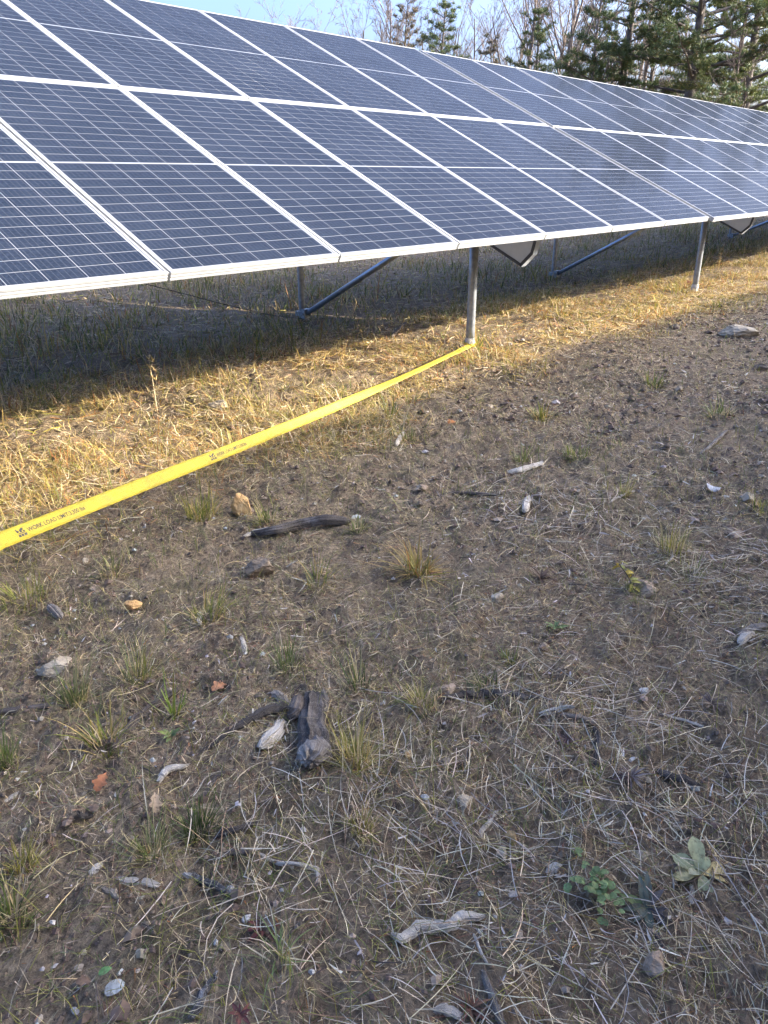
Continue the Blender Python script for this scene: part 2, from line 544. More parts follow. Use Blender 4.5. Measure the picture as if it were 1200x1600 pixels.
POST_F, POST_R = 0.90, 3.02
R_TOP, R_BOT = -0.165, -0.430
def rafter_mesh():
    prof = [(.262, R_BOT), (.215, -.30), (.235, -.20), (.29, R_TOP), (3.93, R_TOP), (3.98, -.20), (4.0, -.30), (3.95, R_BOT)]
    mb = MB()
    n = len(prof)
    w, t = .065, .004
    A = [P3(v, q, 0) for v, q in prof]; B = [P3(v, q, w) for v, q in prof]
    mb.add(A + B, [tuple(range(n))] + [(k, k + n, (k + 1) % n + n, (k + 1) % n) for k in range(n)])
    cv, cq = 2.1, -.3
    Ai = [P3(v + (0.006 if v < cv else -.006), q + (.005 if q < cq else -.005), t) for v, q in prof]
    Bi = [P3(v + (0.006 if v < cv else -.006), q + (.005 if q < cq else -.005), w) for v, q in prof]
    mb.add(Ai + Bi, [tuple(reversed(range(n)))] + [(k, (k + 1) % n, (k + 1) % n + n, k + n) for k in range(n)])
    mb.add(B + Bi, [(k, (k + 1) % n, (k + 1) % n + n, k + n) for k in range(n)])
    return mb.mesh('rafter', MAT['rafter'])
ME_RAFTER = rafter_mesh()

def solar_table(label, x0, cols, posts, loc=(0, 0, 0), near_cells=(), group=None, simple=False):
    """loc: where the low left corner of the glass lies; posts: row positions relative to x0"""
    X, Y, Z = x0 + loc[0], loc[1], loc[2]
    gz0 = float(ground_h(X + posts[0], Y + POST_F))
    root = empty('solar_table', (X, Y, gz0))
    tag(root, label, 'solar array', group)
    up = Z - gz0
    def at(p): return (p[0], p[1], p[2] + up)
    for r in range(2):
        for c in range(cols):
            p = link('solar_panel', ME_LAM, root)
            dn = random.uniform(-.0015, .0015)
            p.location = at(P3(r * (PL + RGAP), dn, c * PIT + (PIT - PW) / 2))
            p.rotation_euler = (TILT + random.uniform(-.0012, .0012), random.uniform(-.001, .001), 0)
            link('panel_frame', ME_FRAME, p)
            if (r, c) in near_cells:
                for j in range(24):
                    for i in range(6):
                        ce = link('cell', ME_CELL, p)
                        o = cell_origin(i, j)
                        ce.location = (o[0], o[1], 0)
            else:
                tag(link('cell_grid', ME_CELLS, p), kind='stuff')
    Lx = cols * PIT
    for v in (.46, 1.62, 2.56, 3.74):
        mb = MB()
        a, b_ = -.040, R_TOP + .001
        for q0, q1, v0, v1 in ((a - .004, a, v - .03, v + .03), (b_, b_ + .004, v - .03, v + .03), (b_ + .004, a - .004, v - .03, v - .026)):
            vs = [at(P3(vv, q, xx)) for q in (q0, q1) for vv in (v0, v1) for xx in (.04, Lx - .04)]
            mb.add(vs, [(0, 2, 3, 1), (4, 5, 7, 6), (0, 1, 5, 4), (2, 6, 7, 3), (0, 4, 6, 2), (1, 3, 7, 5)])
        mb.build('purlin', MAT['galv'], root)
    for k, xp in enumerate(posts):
        rf = link('rafter', ME_RAFTER, root)
        rf.location = (xp - .035, 0, up)
        rim = MB()  # dark strips added on the web's lower and front edges, painting flange shade
        lip_shade = [((.262, R_BOT), (1.2, R_BOT), (1.2, R_BOT + .022), (.272, R_BOT + .022)), ((.215, -.30), (.262, R_BOT), (.284, R_BOT + .012), (.240, -.295)), ((.235, -.20), (.215, -.30), (.240, -.295), (.258, -.205))]
        for q4 in lip_shade:
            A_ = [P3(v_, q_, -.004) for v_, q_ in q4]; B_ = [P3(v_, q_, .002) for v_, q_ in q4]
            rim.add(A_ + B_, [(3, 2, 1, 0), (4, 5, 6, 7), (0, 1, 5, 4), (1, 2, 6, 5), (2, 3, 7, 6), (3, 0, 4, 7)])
        rim.build('flange_shade_lip', MAT['lip_shade'], rf)
        for dv in (.02, .075):
            c_ = P3(.262 + dv, R_BOT - .004, .0)
            MB().tube([(c_[0] + .01, c_[1], c_[2] - .008), (c_[0] + .01, c_[1], c_[2] + .006)], .008, 8).build('bolt', MAT['concrete'], rf)
        for y, r in ((POST_F, .037), (POST_R, .031)):
            g = float(ground_h(X + xp, Y + y)) - gz0
            v = (y + R_BOT * sT) / cT
            top = at(P3(v, R_BOT))[2] + .05
            po = MB().tube([(xp, y, g - .35), (xp, y, g + .2), (xp, y, g + .6), (xp, y, top)], r, 20, jitter=0).build('post', MAT['galv'], root, True)
            if y == POST_F:
                tag(po, 'round galvanised front post')
                pts = [(xp, y, g - .05), (xp, y, g + .0), (xp, y, g + .035), (xp, y, g + .06), (xp, y, g + .085), (xp, y, g + .10)]
                MB().tube(pts, [.056, .052, .046, .049, .043, .0382], 18, jitter=.07).build('zinc_collar', MAT['concrete'], po)
            else:
                mb = MB()
                mb.box(xp - .045, xp + .045, y - .085, y - .03, g + .03, g + .125)
                mb.box(xp - .052, xp + .052, y - .04, y + .045, g + .055, g + .10)
                bo = MB().tube([(xp - .062, y - .06, g + .078), (xp + .062, y - .06, g + .078)], .011, 8)
                br = mb.build('brace_bracket', MAT['galv'], root)
                bo.build('bolt', MAT['galv'], br)
        y1 = 1.12
        g = float(ground_h(X + xp, Y + POST_R)) - gz0
        z1 = at(P3((y1 + R_BOT * sT) / cT, R_BOT))[2]
        MB().tube([(xp, POST_R - .07, g + .08), (xp, 2.0, None or (g + .08 + (z1 + .02 - g - .08) * (POST_R - .07 - 2.0) / (POST_R - .07 - y1))), (xp, y1, z1 + .02)], .027, 14).build('brace', MAT['galv_blue'], root, True)
    return root

T1X = -4 * PIT
solar_table('nearer solar table of blue panels with the yellow strap tied to its post', T1X, 10, [3.54 - 4.94 - T1X, 3.54 - T1X],
            near_cells=((0, 4), (0, 5)), group='ground-mounted solar tables')
solar_table('farther solar table of blue panels running off toward the pine trees', 6 * PIT + .10, 24, [8.62 - 6.37, 16.05 - 6.37, 23.4 - 6.37],
            loc=(0, -.012, -.010), group='ground-mounted solar tables')
solar_table('solar table of the next row behind the viewer, shading the bare aisle', -7.0, 40, [2.5, 10, 17.5, 25, 32.5, 39],
            loc=(0, -8.62, 0.0), group='ground-mounted solar tables')

# ------------------------------------------------------------------ blades: grass, straw, needles
def blades(pos, yaw, length, width, lean, curve, col, seg=3, tipcol=None, roll=None, ybend=0.0):
    """ribbon blades as arrays; lean = angle from vertical at the root, curve = extra bend along the blade"""
    N = len(pos)
    pos = np.asarray(pos, float)
    length, width, lean, curve = [np.broadcast_to(np.asarray(a, float), (N,)) for a in (length, width, lean, curve)]
    yb = rng.normal(0, 1, N) * ybend
    up = np.array([0, 0, 1.0])
    if roll is not None:
        roll = np.broadcast_to(np.asarray(roll, float), (N,))
    p = pos.copy()
    rows, cols = [], []
    col = np.broadcast_to(np.asarray(col, float), (N, 3))
    tip = col if tipcol is None else np.broadcast_to(np.asarray(tipcol, float), (N, 3))
    for k in range(seg + 1):
        t = k / seg
        ya = yaw + yb * (t - .5)
        hd = np.stack([np.cos(ya), np.sin(ya), np.zeros(N)], 1)
        sd = np.stack([-np.sin(ya), np.cos(ya), np.zeros(N)], 1)
        a = lean + curve * t
        w = width * (1 - 0.85 * t ** 1.8) * (0.75 + 0.25 * min(1, t * 4)) * 0.5
        side = sd
        if roll is not None:
            nrm = np.cos(a)[:, None] * hd - np.sin(a)[:, None] * up
            side = sd * np.cos(roll)[:, None] + nrm * np.sin(roll)[:, None]
        rows.append(p - side * w[:, None])
        rows.append(p + side * w[:, None])
        c = col * (1 - t) + tip * t
        cols += [c, c]
        step = length / seg
        am = lean + curve * (t + 0.5 / seg)
        p = p + (np.sin(am)[:, None] * hd + np.cos(am)[:, None] * up) * step[:, None]
    V = np.stack(rows, 1)                                   # N, 2(seg+1), 3
    C = np.stack(cols, 1)
    m = 2 * (seg + 1)
    f = np.concatenate([[2 * k, 2 * k + 1, 2 * k + 3, 2 * k + 2] for k in range(seg)])
    F = (f[None] + (np.arange(N) * m)[:, None]).ravel()
    return V.reshape(-1, 3), F, np.full(N * seg, 4), C.reshape(-1, 3)
def join_geo(parts):
    V, F, Sz, C, b = [], [], [], [], 0
    for v, f, s, c in parts:
        V.append(v); F.append(f + b); Sz.append(s); C.append(c); b += len(v)
    return np.concatenate(V), np.concatenate(F), np.concatenate(Sz), np.concatenate(C)
def blade_obj(name, parts, mat, parent=None):
    v, f, s, c = join_geo(parts)
    return link(name, mesh_np(name, v, f, s, mat, cols=c, smooth=False), parent)
def pick(n, palette, jitter=0.18):
    """palette: list of (weight, rgb)"""
    w = np.array([p[0] for p in palette], float)
    k = rng.choice(len(palette), n, p=w / w.sum())
    c = np.array([p[1] for p in palette])[k]
    return c * (1 + rng.uniform(-jitter, jitter, (n, 1))) * (1 + rng.uniform(-.06, .06, (n, 3)))

GREEN = (0.150, 0.185, 0.042); YGREEN = (0.310, 0.290, 0.058); GOLD = (0.54, 0.39, 0.130); STRAW = (0.58, 0.45, 0.225)
GREYST = (0.50, 0.41, 0.265); PALE = (0.69, 0.58, 0.39); RUST = (0.42, 0.20, 0.070); BROWN = (0.25, 0.165, 0.098); DKGREEN = (0.068, 0.098, 0.030)
REDBR = (0.24, 0.115, 0.068); BLUEGR = (0.20, 0.215, 0.085)

def cam_dist(x, y):
    return np.hypot(x - CAM_P[0], y - CAM_P[1])
def in_wedge(x, y, margin=0.22):
    """ground the photograph shows, and a margin round it"""
    dx, dy, dz = x - CAM_P[0], y - CAM_P[1], -1.0 - CAM_P[2]
    zc = dx * AX_F[0] + dy * AX_F[1] + dz * AX_F[2]
    u = (dx * AX_R[0] + dy * AX_R[1]) / np.maximum(zc, .05) * CAM_F
    v = (dx * AX_U[0] + dy * AX_U[1] + dz * AX_U[2]) / np.maximum(zc, .05) * CAM_F
    return (zc > .3) & (np.abs(u) < 600 * (1 + margin)) & (v > -800 * (1 + margin))
def scatter(n, x0, x1, y0, y1, dens):
    """n candidates over the rectangle, kept with probability dens(x, y); finer towards the camera"""
    x = rng.uniform(x0, x1, n); y = rng.uniform(y0, y1, n)
    keep = in_wedge(x, y) & (rng.random(n) < dens(x, y))
    x, y = x[keep], y[keep]
    return x, y, cam_dist(x, y)
def wscale(d):
    return np.clip(d / 3.0, 0.85, 3.0)

def strip_edge_s(x, y):                       # southern rim of the taller grass, wavy
    return 0.02 + (fbm(x * 0.8, y * 0.8, 41, 3) - 0.5) * 0.9
grass_parts = []
# 1 the band of tall yellow grass in front of the posts and under the row
def d_band(x, y):
    e = strip_edge_s(x, y)
    lod = np.clip(4.2 / cam_dist(x, y), .16, 1.0) ** 1.1
    clump = 0.25 + 1.1 * sstep(.40, .62, fbm(x * 2.2, y * 2.2, 52, 3))
    return sstep(e - .45, e + .35, y) * lod * clump * 0.75
x, y, d = scatter(330000, -2.2, 16, -.8, 2.6, d_band)
z = ground_h(x, y)
hgt = 0.5 + 0.9 * sstep(.4, .65, fbm(x * 1.6, y * 1.6, 66, 3))
n = len(x)
orange = sstep(.45, .60, fbm(x * 1.1, y * 1.1, 77, 3))
grn = sstep(.47, .62, fbm(x * 1.4 + 9, y * 1.4, 78, 3))
c_a = pick(n, [(3, STRAW), (3, GOLD), (4.2, YGREEN), (2.4, PALE), (1.0, RUST), (2.4, GREEN), (.6, BROWN)])
c_b = pick(n, [(3, RUST), (3, GOLD), (1.5, YGREEN), (2, STRAW)])
c_c = pick(n, [(3, YGREEN), (2, GREEN), (2, GOLD), (1, STRAW)])
u = rng.random(n)
c = np.where((u < orange * .5)[:, None], c_b, np.where((u > 1 - grn * .8)[:, None], c_c, c_a))
lean = np.abs(rng.normal(1.0, .5, n)).clip(0, 1.6)
grass_parts.append(blades(np.stack([x, y, z - .004], 1), rng.uniform(0, 2 * np.pi, n), rng.gamma(2.8, .021, n) * hgt + .022, rng.uniform(.0017, .0036, n) * wscale(d), lean, rng.uniform(.1, 1.3, n), c, 3, c * 1.12, None, .5))
# 2 matted dead thatch in the band
x, y, d = scatter(120000, -2.2, 16, -1.0, 2.4, d_band)
z = ground_h(x, y); n = len(x)
c = pick(n, [(4, STRAW), (2, PALE), (3, GOLD), (1.5, RUST), (1.5, BROWN)])
grass_parts.append(blades(np.stack([x, y, z + rng.uniform(.0, .03, n)], 1), rng.uniform(0, 2 * np.pi, n), rng.uniform(.05, .16, n), rng.uniform(.0022, .005, n) * wscale(d), rng.uniform(1.25, 1.65, n), rng.uniform(-.3, .4, n), c, 2, None, rng.uniform(-.6, .6, n), .8))
# 3 grass in the shade under and behind the tables
def d_under(x, y):
    lod = np.clip(5.5 / cam_dist(x, y), .14, 1.0)
    clump = 0.45 + .9 * sstep(.38, .62, fbm(x * 1.3, y * 1.3, 91, 3))
    return sstep(1.5, 2.2, y) * lod * clump * .9
x, y, d = scatter(170000, -1.8, 26, 1.4, 9.5, d_under)
z = ground_h(x, y); n = len(x)
hgt = 0.55 + 1.1 * sstep(.42, .66, fbm(x * .9, y * .9, 95, 3))
c = pick(n, [(3.4, GREEN), (3, YGREEN), (1, GOLD), (2.6, STRAW), (1.6, BROWN), (.8, RUST), (2.4, GREYST), (.5, DKGREEN)])
grass_parts.append(blades(np.stack([x, y, z - .004], 1), rng.uniform(0, 2 * np.pi, n), (rng.gamma(3, .030, n) + .025) * hgt, rng.uniform(.0025, .005, n) * wscale(d), np.abs(rng.normal(.65, .45, n)), rng.uniform(.1, 1.2, n), c, 3, None, None, .5))
# 4 thin short grass over the bare aisle, in loose patches
def d_aisle(x, y):
    lod = np.clip(2.6 / cam_dist(x, y), .14, 1.0) ** 1.15
    p = sstep(.46, .66, fbm(x * 1.9, y * 1.9, 113, 4))
    leftish = 0.5 + 0.7 * sstep(1.6, -.8, x - 0.6 * (y + 1.5))
    return (p * .8 + .55) * leftish * lod * (1 - sstep(-.4, .5, y))
x, y, d = scatter(330000, -2.6, 15, -3.6, .6, d_aisle)
z = ground_h(x, y); n = len(x)
c = pick(n, [(3, BLUEGR), (3.0, GREEN), (4.2, YGREEN), (3.6, STRAW), (1.0, BROWN), (.8, REDBR), (1.2, GREYST)])
grass_parts.append(blades(np.stack([x, y, z - .003], 1), rng.uniform(0, 2 * np.pi, n), rng.gamma(2.4, .019, n) + .014, rng.uniform(.0012, .0026, n) * wscale(d), np.abs(rng.normal(.95, .5, n)).clip(0, 1.5), rng.uniform(0, 1.2, n), c, 2, None, None, .6))
go = blade_obj('grass', grass_parts, MAT['blade'])
tag(go, 'yellow and green grass growing along the row and thinly over the aisle', 'grass', kind='stuff')

# 5 loose straw and broken stalks lying on the earth
st_parts = []
def d_straw(x, y):
    lod = np.clip(2.2 / cam_dist(x, y), .10, 1.0) ** 1.1
    p = .28 + .72 * sstep(.38, .64, fbm(x * 1.5, y * 1.5, 131, 4))
    right = .75 + .5 * sstep(-1.2, .6, (x - CAM_P[0]) * AX_R[0] + (y - CAM_P[1]) * AX_R[1])
    return p * right * lod * (1 - .55 * sstep(-.2, .7, y))
def lay(n0, lo, hi, w0, w1, pal, lift, dens=d_straw, seg=3, ybend=.9, lean=(1.40, 1.62), curve=.25, x0=-2.6, x1=15, y0=-3.7, y1=1.2):
    x, y, d = scatter(n0, x0, x1, y0, y1, dens)
    n = len(x)
    yaw = rng.uniform(0, 2 * np.pi, n) * .7 + fbm(x * .8, y * .8, 150, 2) * 6
    L = rng.uniform(0, 1, n) ** 1.8 * (hi - lo) + lo
    # follow the earth: aim at the height of the far end
    ex, ey = x + np.cos(yaw) * L, y + np.sin(yaw) * L
    z0 = ground_h(x, y) + rng.uniform(0, lift, n)
    z1 = ground_h(ex, ey) + rng.uniform(0, lift * 1.4, n)
    le = np.pi / 2 - np.arctan2(z1 - z0, L)
    cv = rng.normal(0, curve, n)
    c = pick(n, pal, .25)
    return blades(np.stack([x, y, z0 + .002], 1), yaw, L, rng.uniform(w0, w1, n) * wscale(d), le - cv / 2, cv, c, seg, None, rng.uniform(-1.0, 1.0, n), ybend=ybend)
st_parts.append(lay(430000, .012, .060, .0010, .0024, [(3, STRAW), (3.5, GREYST), (2.4, BROWN), (1.2, REDBR), (1.2, PALE)], .008, curve=.5, seg=2, ybend=1.0))
st_parts.append(lay(60000, .04, .15, .0012, .0028, [(3, GREYST), (1.6, PALE), (2, STRAW), (2.5, BROWN)], .016, curve=.6, seg=4, ybend=1.1))
st_parts.append(lay(420000, .006, .034, .0016, .0050, [(4, BROWN), (2, REDBR), (2.4, GREYST), (2.4, STRAW), (.8, RUST)], .004, seg=1))
st_parts.append(lay(9000, .012, .050, .0035, .0085, [(3, (.62, .56, .46)), (2, (.50, .44, .36)), (1, GREYST)], .010, curve=.3, seg=2, ybend=.4))
st_parts.append(lay(26000, .03, .13, .0020, .0045, [(3, (.075, .058, .044)), (2, (.12, .09, .065)), (1, (.2, .16, .12))], .012, curve=.4, seg=4, ybend=.7))
PILES = [(G(930, 1500), .30), (G(1060, 1560), .28), (G(880, 1450), .22), (G(1120, 1190), .35), (G(760, 1560), .22), (G(880, 1140), .22), (G(980, 1400), .25), (G(1150, 900), .35), (G(860, 790), .4), (G(420, 1330), .2), (G(640, 1230), .25)]
def d_pile(x, y):
    v = 0
    for (p, r) in PILES:
        v = v + np.exp(-((x - p[0]) ** 2 + (y - p[1]) ** 2) / (r * r))
    return np.clip(v, 0, 1) * np.clip(2.4 / cam_dist(x, y), .15, 1)
st_parts.append(lay(52000, .03, .20, .0014, .0034, [(4, (.56, .49, .38)), (3, PALE), (2, BROWN), (2, GREYST)], .024, dens=d_pile, curve=.4, seg=4, ybend=.55, x0=-2.2, x1=7, y0=-3.4, y1=.3))
def d_back(x, y):
    return np.clip(5.0 / cam_dist(x, y), .12, 1.0) * .9
st_parts.append(lay(60000, .04, .16, .003, .007, [(2, BROWN), (3, STRAW), (3, GREYST), (1, YGREEN)], .02, dens=d_back, seg=2, ybend=.5, x0=-1.5, x1=26, y0=1.2, y1=10))
so = blade_obj('straw_litter', st_parts, MAT['straw'])
tag(so, 'dry straw and broken stalks strewn over the bare earth', 'straw', kind='stuff')

# 6 crumbs of earth and small pebbles
def pebble_field(n0):
    def dens(x, y):
        lod = np.clip(2.0 / cam_dist(x, y), .06, 1.0) ** 1.3
        return lod * (.25 + .75 * sstep(.45, .65, fbm(x * 2.1, y * 2.1, 171, 3)))
    x, y, d = scatter(n0, -2.6, 9, -3.7, .8, dens)
    n = len(x)
    ico = np.array([(1, 0, 0), (0, 1, 0), (-1, 0, 0), (0, -1, 0), (0, 0, 1), (.1, .1, -1), (.62, .62, .5), (-.62, .6, .45), (-.6, -.62, .5), (.62, -.6, .45)])
    tri = np.array([(0, 6, 4), (0, 1, 6), (6, 1, 4), (1, 7, 4), (1, 2, 7), (7, 2, 4), (2, 8, 4), (2, 3, 8), (8, 3, 4), (3, 9, 4), (3, 0, 9), (9, 0, 4)])
    r = (.0022 + rng.gamma(1.4, .0024, n)) * np.clip(d / 2.6, .9, 2.2)
    v = ico[None] * r[:, None, None] * rng.uniform(.65, 1.2, (n, 10, 1)) * rng.uniform(.6, 1.2, (n, 1, 3)) * np.array([1, 1, .7])
    v = v + np.stack([x, y, ground_h(x, y) + r * .15], 1)[:, None]
    f = (tri[None] + (np.arange(n) * 10)[:, None, None]).ravel()
    c = pick(n, [(6, (.15, .104, .07)), (3, (.21, .15, .10)), (1.2, (.34, .27, .19)), (.4, (.48, .45, .39))], .2)
    return v.reshape(-1, 3), f, np.full(n * 12, 3), np.repeat(c, 10, 0)
v, f, s, c = pebble_field(170000)
po = link('pebbles', mesh_np('pebbles', v, f, s, MAT['straw'], cols=c, smooth=False))
tag(po, 'crumbs of earth and tiny pebbles scattered over the aisle', 'pebbles', kind='stuff')

# ------------------------------------------------------------------ stones
def stone(px, py, w_px, label, mat, h=0.6, asp=0.75, rz=None, seed=0, sink=.28, name='stone', rough=.32, angular=0.0):
    p = G(px, py)
    w = w_px * px_size(p)
    bm = bmesh.new()
    bmesh.ops.create_icosphere(bm, subdivisions=4, radius=1.0)
    r_ = random.Random(seed * 31 + int(px))
    offs = [Vector((r_.uniform(-9, 9), r_.uniform(-9, 9), r_.uniform(-9, 9))) for _ in range(2)]
    from mathutils import noise as mn
    planes = [(Vector((r_.uniform(-1, 1), r_.uniform(-1, 1), r_.uniform(-.4, 1))).normalized(), r_.uniform(.45, .8)) for _ in range(12)]
    for v in bm.verts:
        q = v.co.copy()
        for nrm, dd in planes:
            e = q.dot(nrm) - dd
            if e > 0: q -= nrm * e * (0.8 + 0.2 * angular)
        k = 1 + rough * mn.noise(v.co * 1.3 + offs[0]) + (.04 + rough * .3) * mn.noise(v.co * 3.2 + offs[1]) + .075 * mn.noise(v.co * 7 + offs[0]) + .04 * mn.noise(v.co * 15 + offs[1])
        v.co = Vector((q.x * k * w * .56, q.y * k * w * .56 * asp, q.z * k * w * .5 * h))
    me = bpy.data.meshes.new(name)
    bm.to_mesh(me); bm.free()
    me.polygons.foreach_set('use_smooth', [False] * len(me.polygons))
    me.materials.append(mat)
    o = link(name, me)
    o.location = (p[0], p[1], p[2] + w * .5 * h * (1 - 2 * sink) * .8)
    o.rotation_euler = (r_.uniform(-.15, .15), r_.uniform(-.15, .15), r_.uniform(0, 6.28) if rz is None else rz)
    tag(o, label, 'stone')
    return o
CAMRZ = -CAM_YAW                                           # local x = to the photo's right
R_ = MAT
stone(90, 1046, 62, 'pale grey angular flat stone beside a blue-green grass tuft', R_['rock_grey'], .5, .62, CAMRZ + .25, 1, .2, angular=1, rough=.15)
stone(380, 800, 40, 'bright orange wedge of stone standing just below the yellow strap', R_['rock_orange'], 1.15, .6, CAMRZ - .4, 2, .15, angular=.7, rough=.2)
stone(211, 947, 29, 'small orange-tan stone on bare soil left of the yellowish tuft', R_['rock_orange'], .6, .7, None, 3)
stone(405, 892, 50, 'half-buried dirt-coated brown stone below the charred branch', R_['rock_dark'], .75, .8, CAMRZ, 4, .25, rough=.18)
stone(777, 938, 23, 'pale grey egg-shaped stone right of the big spreading tuft', R_['rock_grey'], .75, .8, None, 5, .15, rough=.15)
stone(1004, 922, 58, 'broad tan stone beside the yellow-leaved sprig', R_['rock_tan'], .5, .7, CAMRZ - .2, 6, .3, rough=.2)
stone(1143, 836, 46, 'low tan stone half sunk near the right edge above the sprig', R_['rock_tan'], .42, .7, CAMRZ - .1, 7, .3)
stone(1155, 523, 66, 'large flat pale boulder at the rim of the sunlit grass', R_['rock_grey'], .36, .8, CAMRZ, 8, .25, name='boulder', rough=.2)
stone(1023, 1511, 42, 'round speckled tan stone low on the right below the dark-leaved weed', R_['rock_tan'], .85, .85, None, 9, .12, rough=.14)
stone(724, 1254, 31, 'pale buff stone above the long bleached stick', R_['rock_grey'], .6, .8, CAMRZ, 10, .2)
stone(783, 1333, 27, 'cracked pale grey stone next to a small orange stone', R_['rock_grey'], .6, .8, None, 11, .2, angular=.6)
stone(799, 1313, 20, 'small upright bright orange stone next to the cracked grey one', R_['rock_orange'], 1.2, .65, None, 12, .1, angular=.6)
stone(951, 775, 22, 'small tan stone near the pale stick above the stones', R_['rock_tan'], .6, .8, None, 13)
stone(1005, 1081, 13, 'tiny white stone alone on dark soil right of the crossed sticks', R_['rock_white'], .9, .8, None, 14, .1)
stone(987, 1188, 17, 'white angular chip with a grey chip beside it', R_['rock_white'], .5, .6, CAMRZ + .4, 15, .15, angular=1)
stone(1000, 1178, 17, 'dark grey chip touching a white angular chip', R_['rock_dark'], .5, .7, CAMRZ - .3, 16, .15, angular=1)
stone(698, 1077, 25, 'rosy tan stone just above the long dark branch', R_['rock_tan'], .6, .8, None, 17)
stone(148, 922, 26, 'dull tan stone nearest under the strap lettering', R_['rock_tan'], .5, .8, None, 18)
stone(345, 637, 32, 'pale stone half hidden in the sunlit yellow grass', R_['rock_grey'], .6, .7, CAMRZ, 19, .1)
stone(1189, 578, 30, 'dark stone cut by the right edge below the boulder', R_['rock_dark'], .6, .8, None, 20)
stone(663, 1247, 12, 'tiny white quartz pebble left of the pale buff stone', R_['rock_white'], .8, .8, None, 21, .1)
stone(638, 1180, 18, 'small ochre stone under the end of the long dark branch', R_['rock_orange'], .5, .8, None, 22, .2)
stone(699, 1192, 20, 'pale ochre stone in bare soil above the buff stone', R_['rock_tan'], .5, .75, None, 23, .2)
stone(660, 764, 20, 'tan stone on shaded soil near a short log piece', R_['rock_tan'], .6, .8, None, 24)
stone(385, 1438, 15, 'small white pebble above the red rosette', R_['rock_white'], .7, .7, None, 25, .1)
stone(338, 1475, 11, 'tiny white upright pebble left of the red rosette', R_['rock_white'], 1.1, .7, None, 26, .05)
stone(488, 1521, 12, 'tiny rosy white pebble right of the red rosette', R_['rock_white'], .8, .8, None, 27, .1)
stone(1160, 1351, 17, 'blue-grey pebble right of the pale felt-leaved plant', R_['rock_grey'], .6, .8, None, 28, .15)
stone(852, 1012, 17, 'small rosy stone in the middle of the aisle beneath a pale root', R_['rock_tan'], .6, .8, None, 29, .2)
stone(134, 878, 14, 'pale pebble in the straw right under the strap', R_['rock_grey'], .7, .8, None, 30, .2)
stone(765, 637, 16, 'pale tan stone by itself on the upper shaded slope', R_['rock_grey'], .5, .7, None, 31, .15)

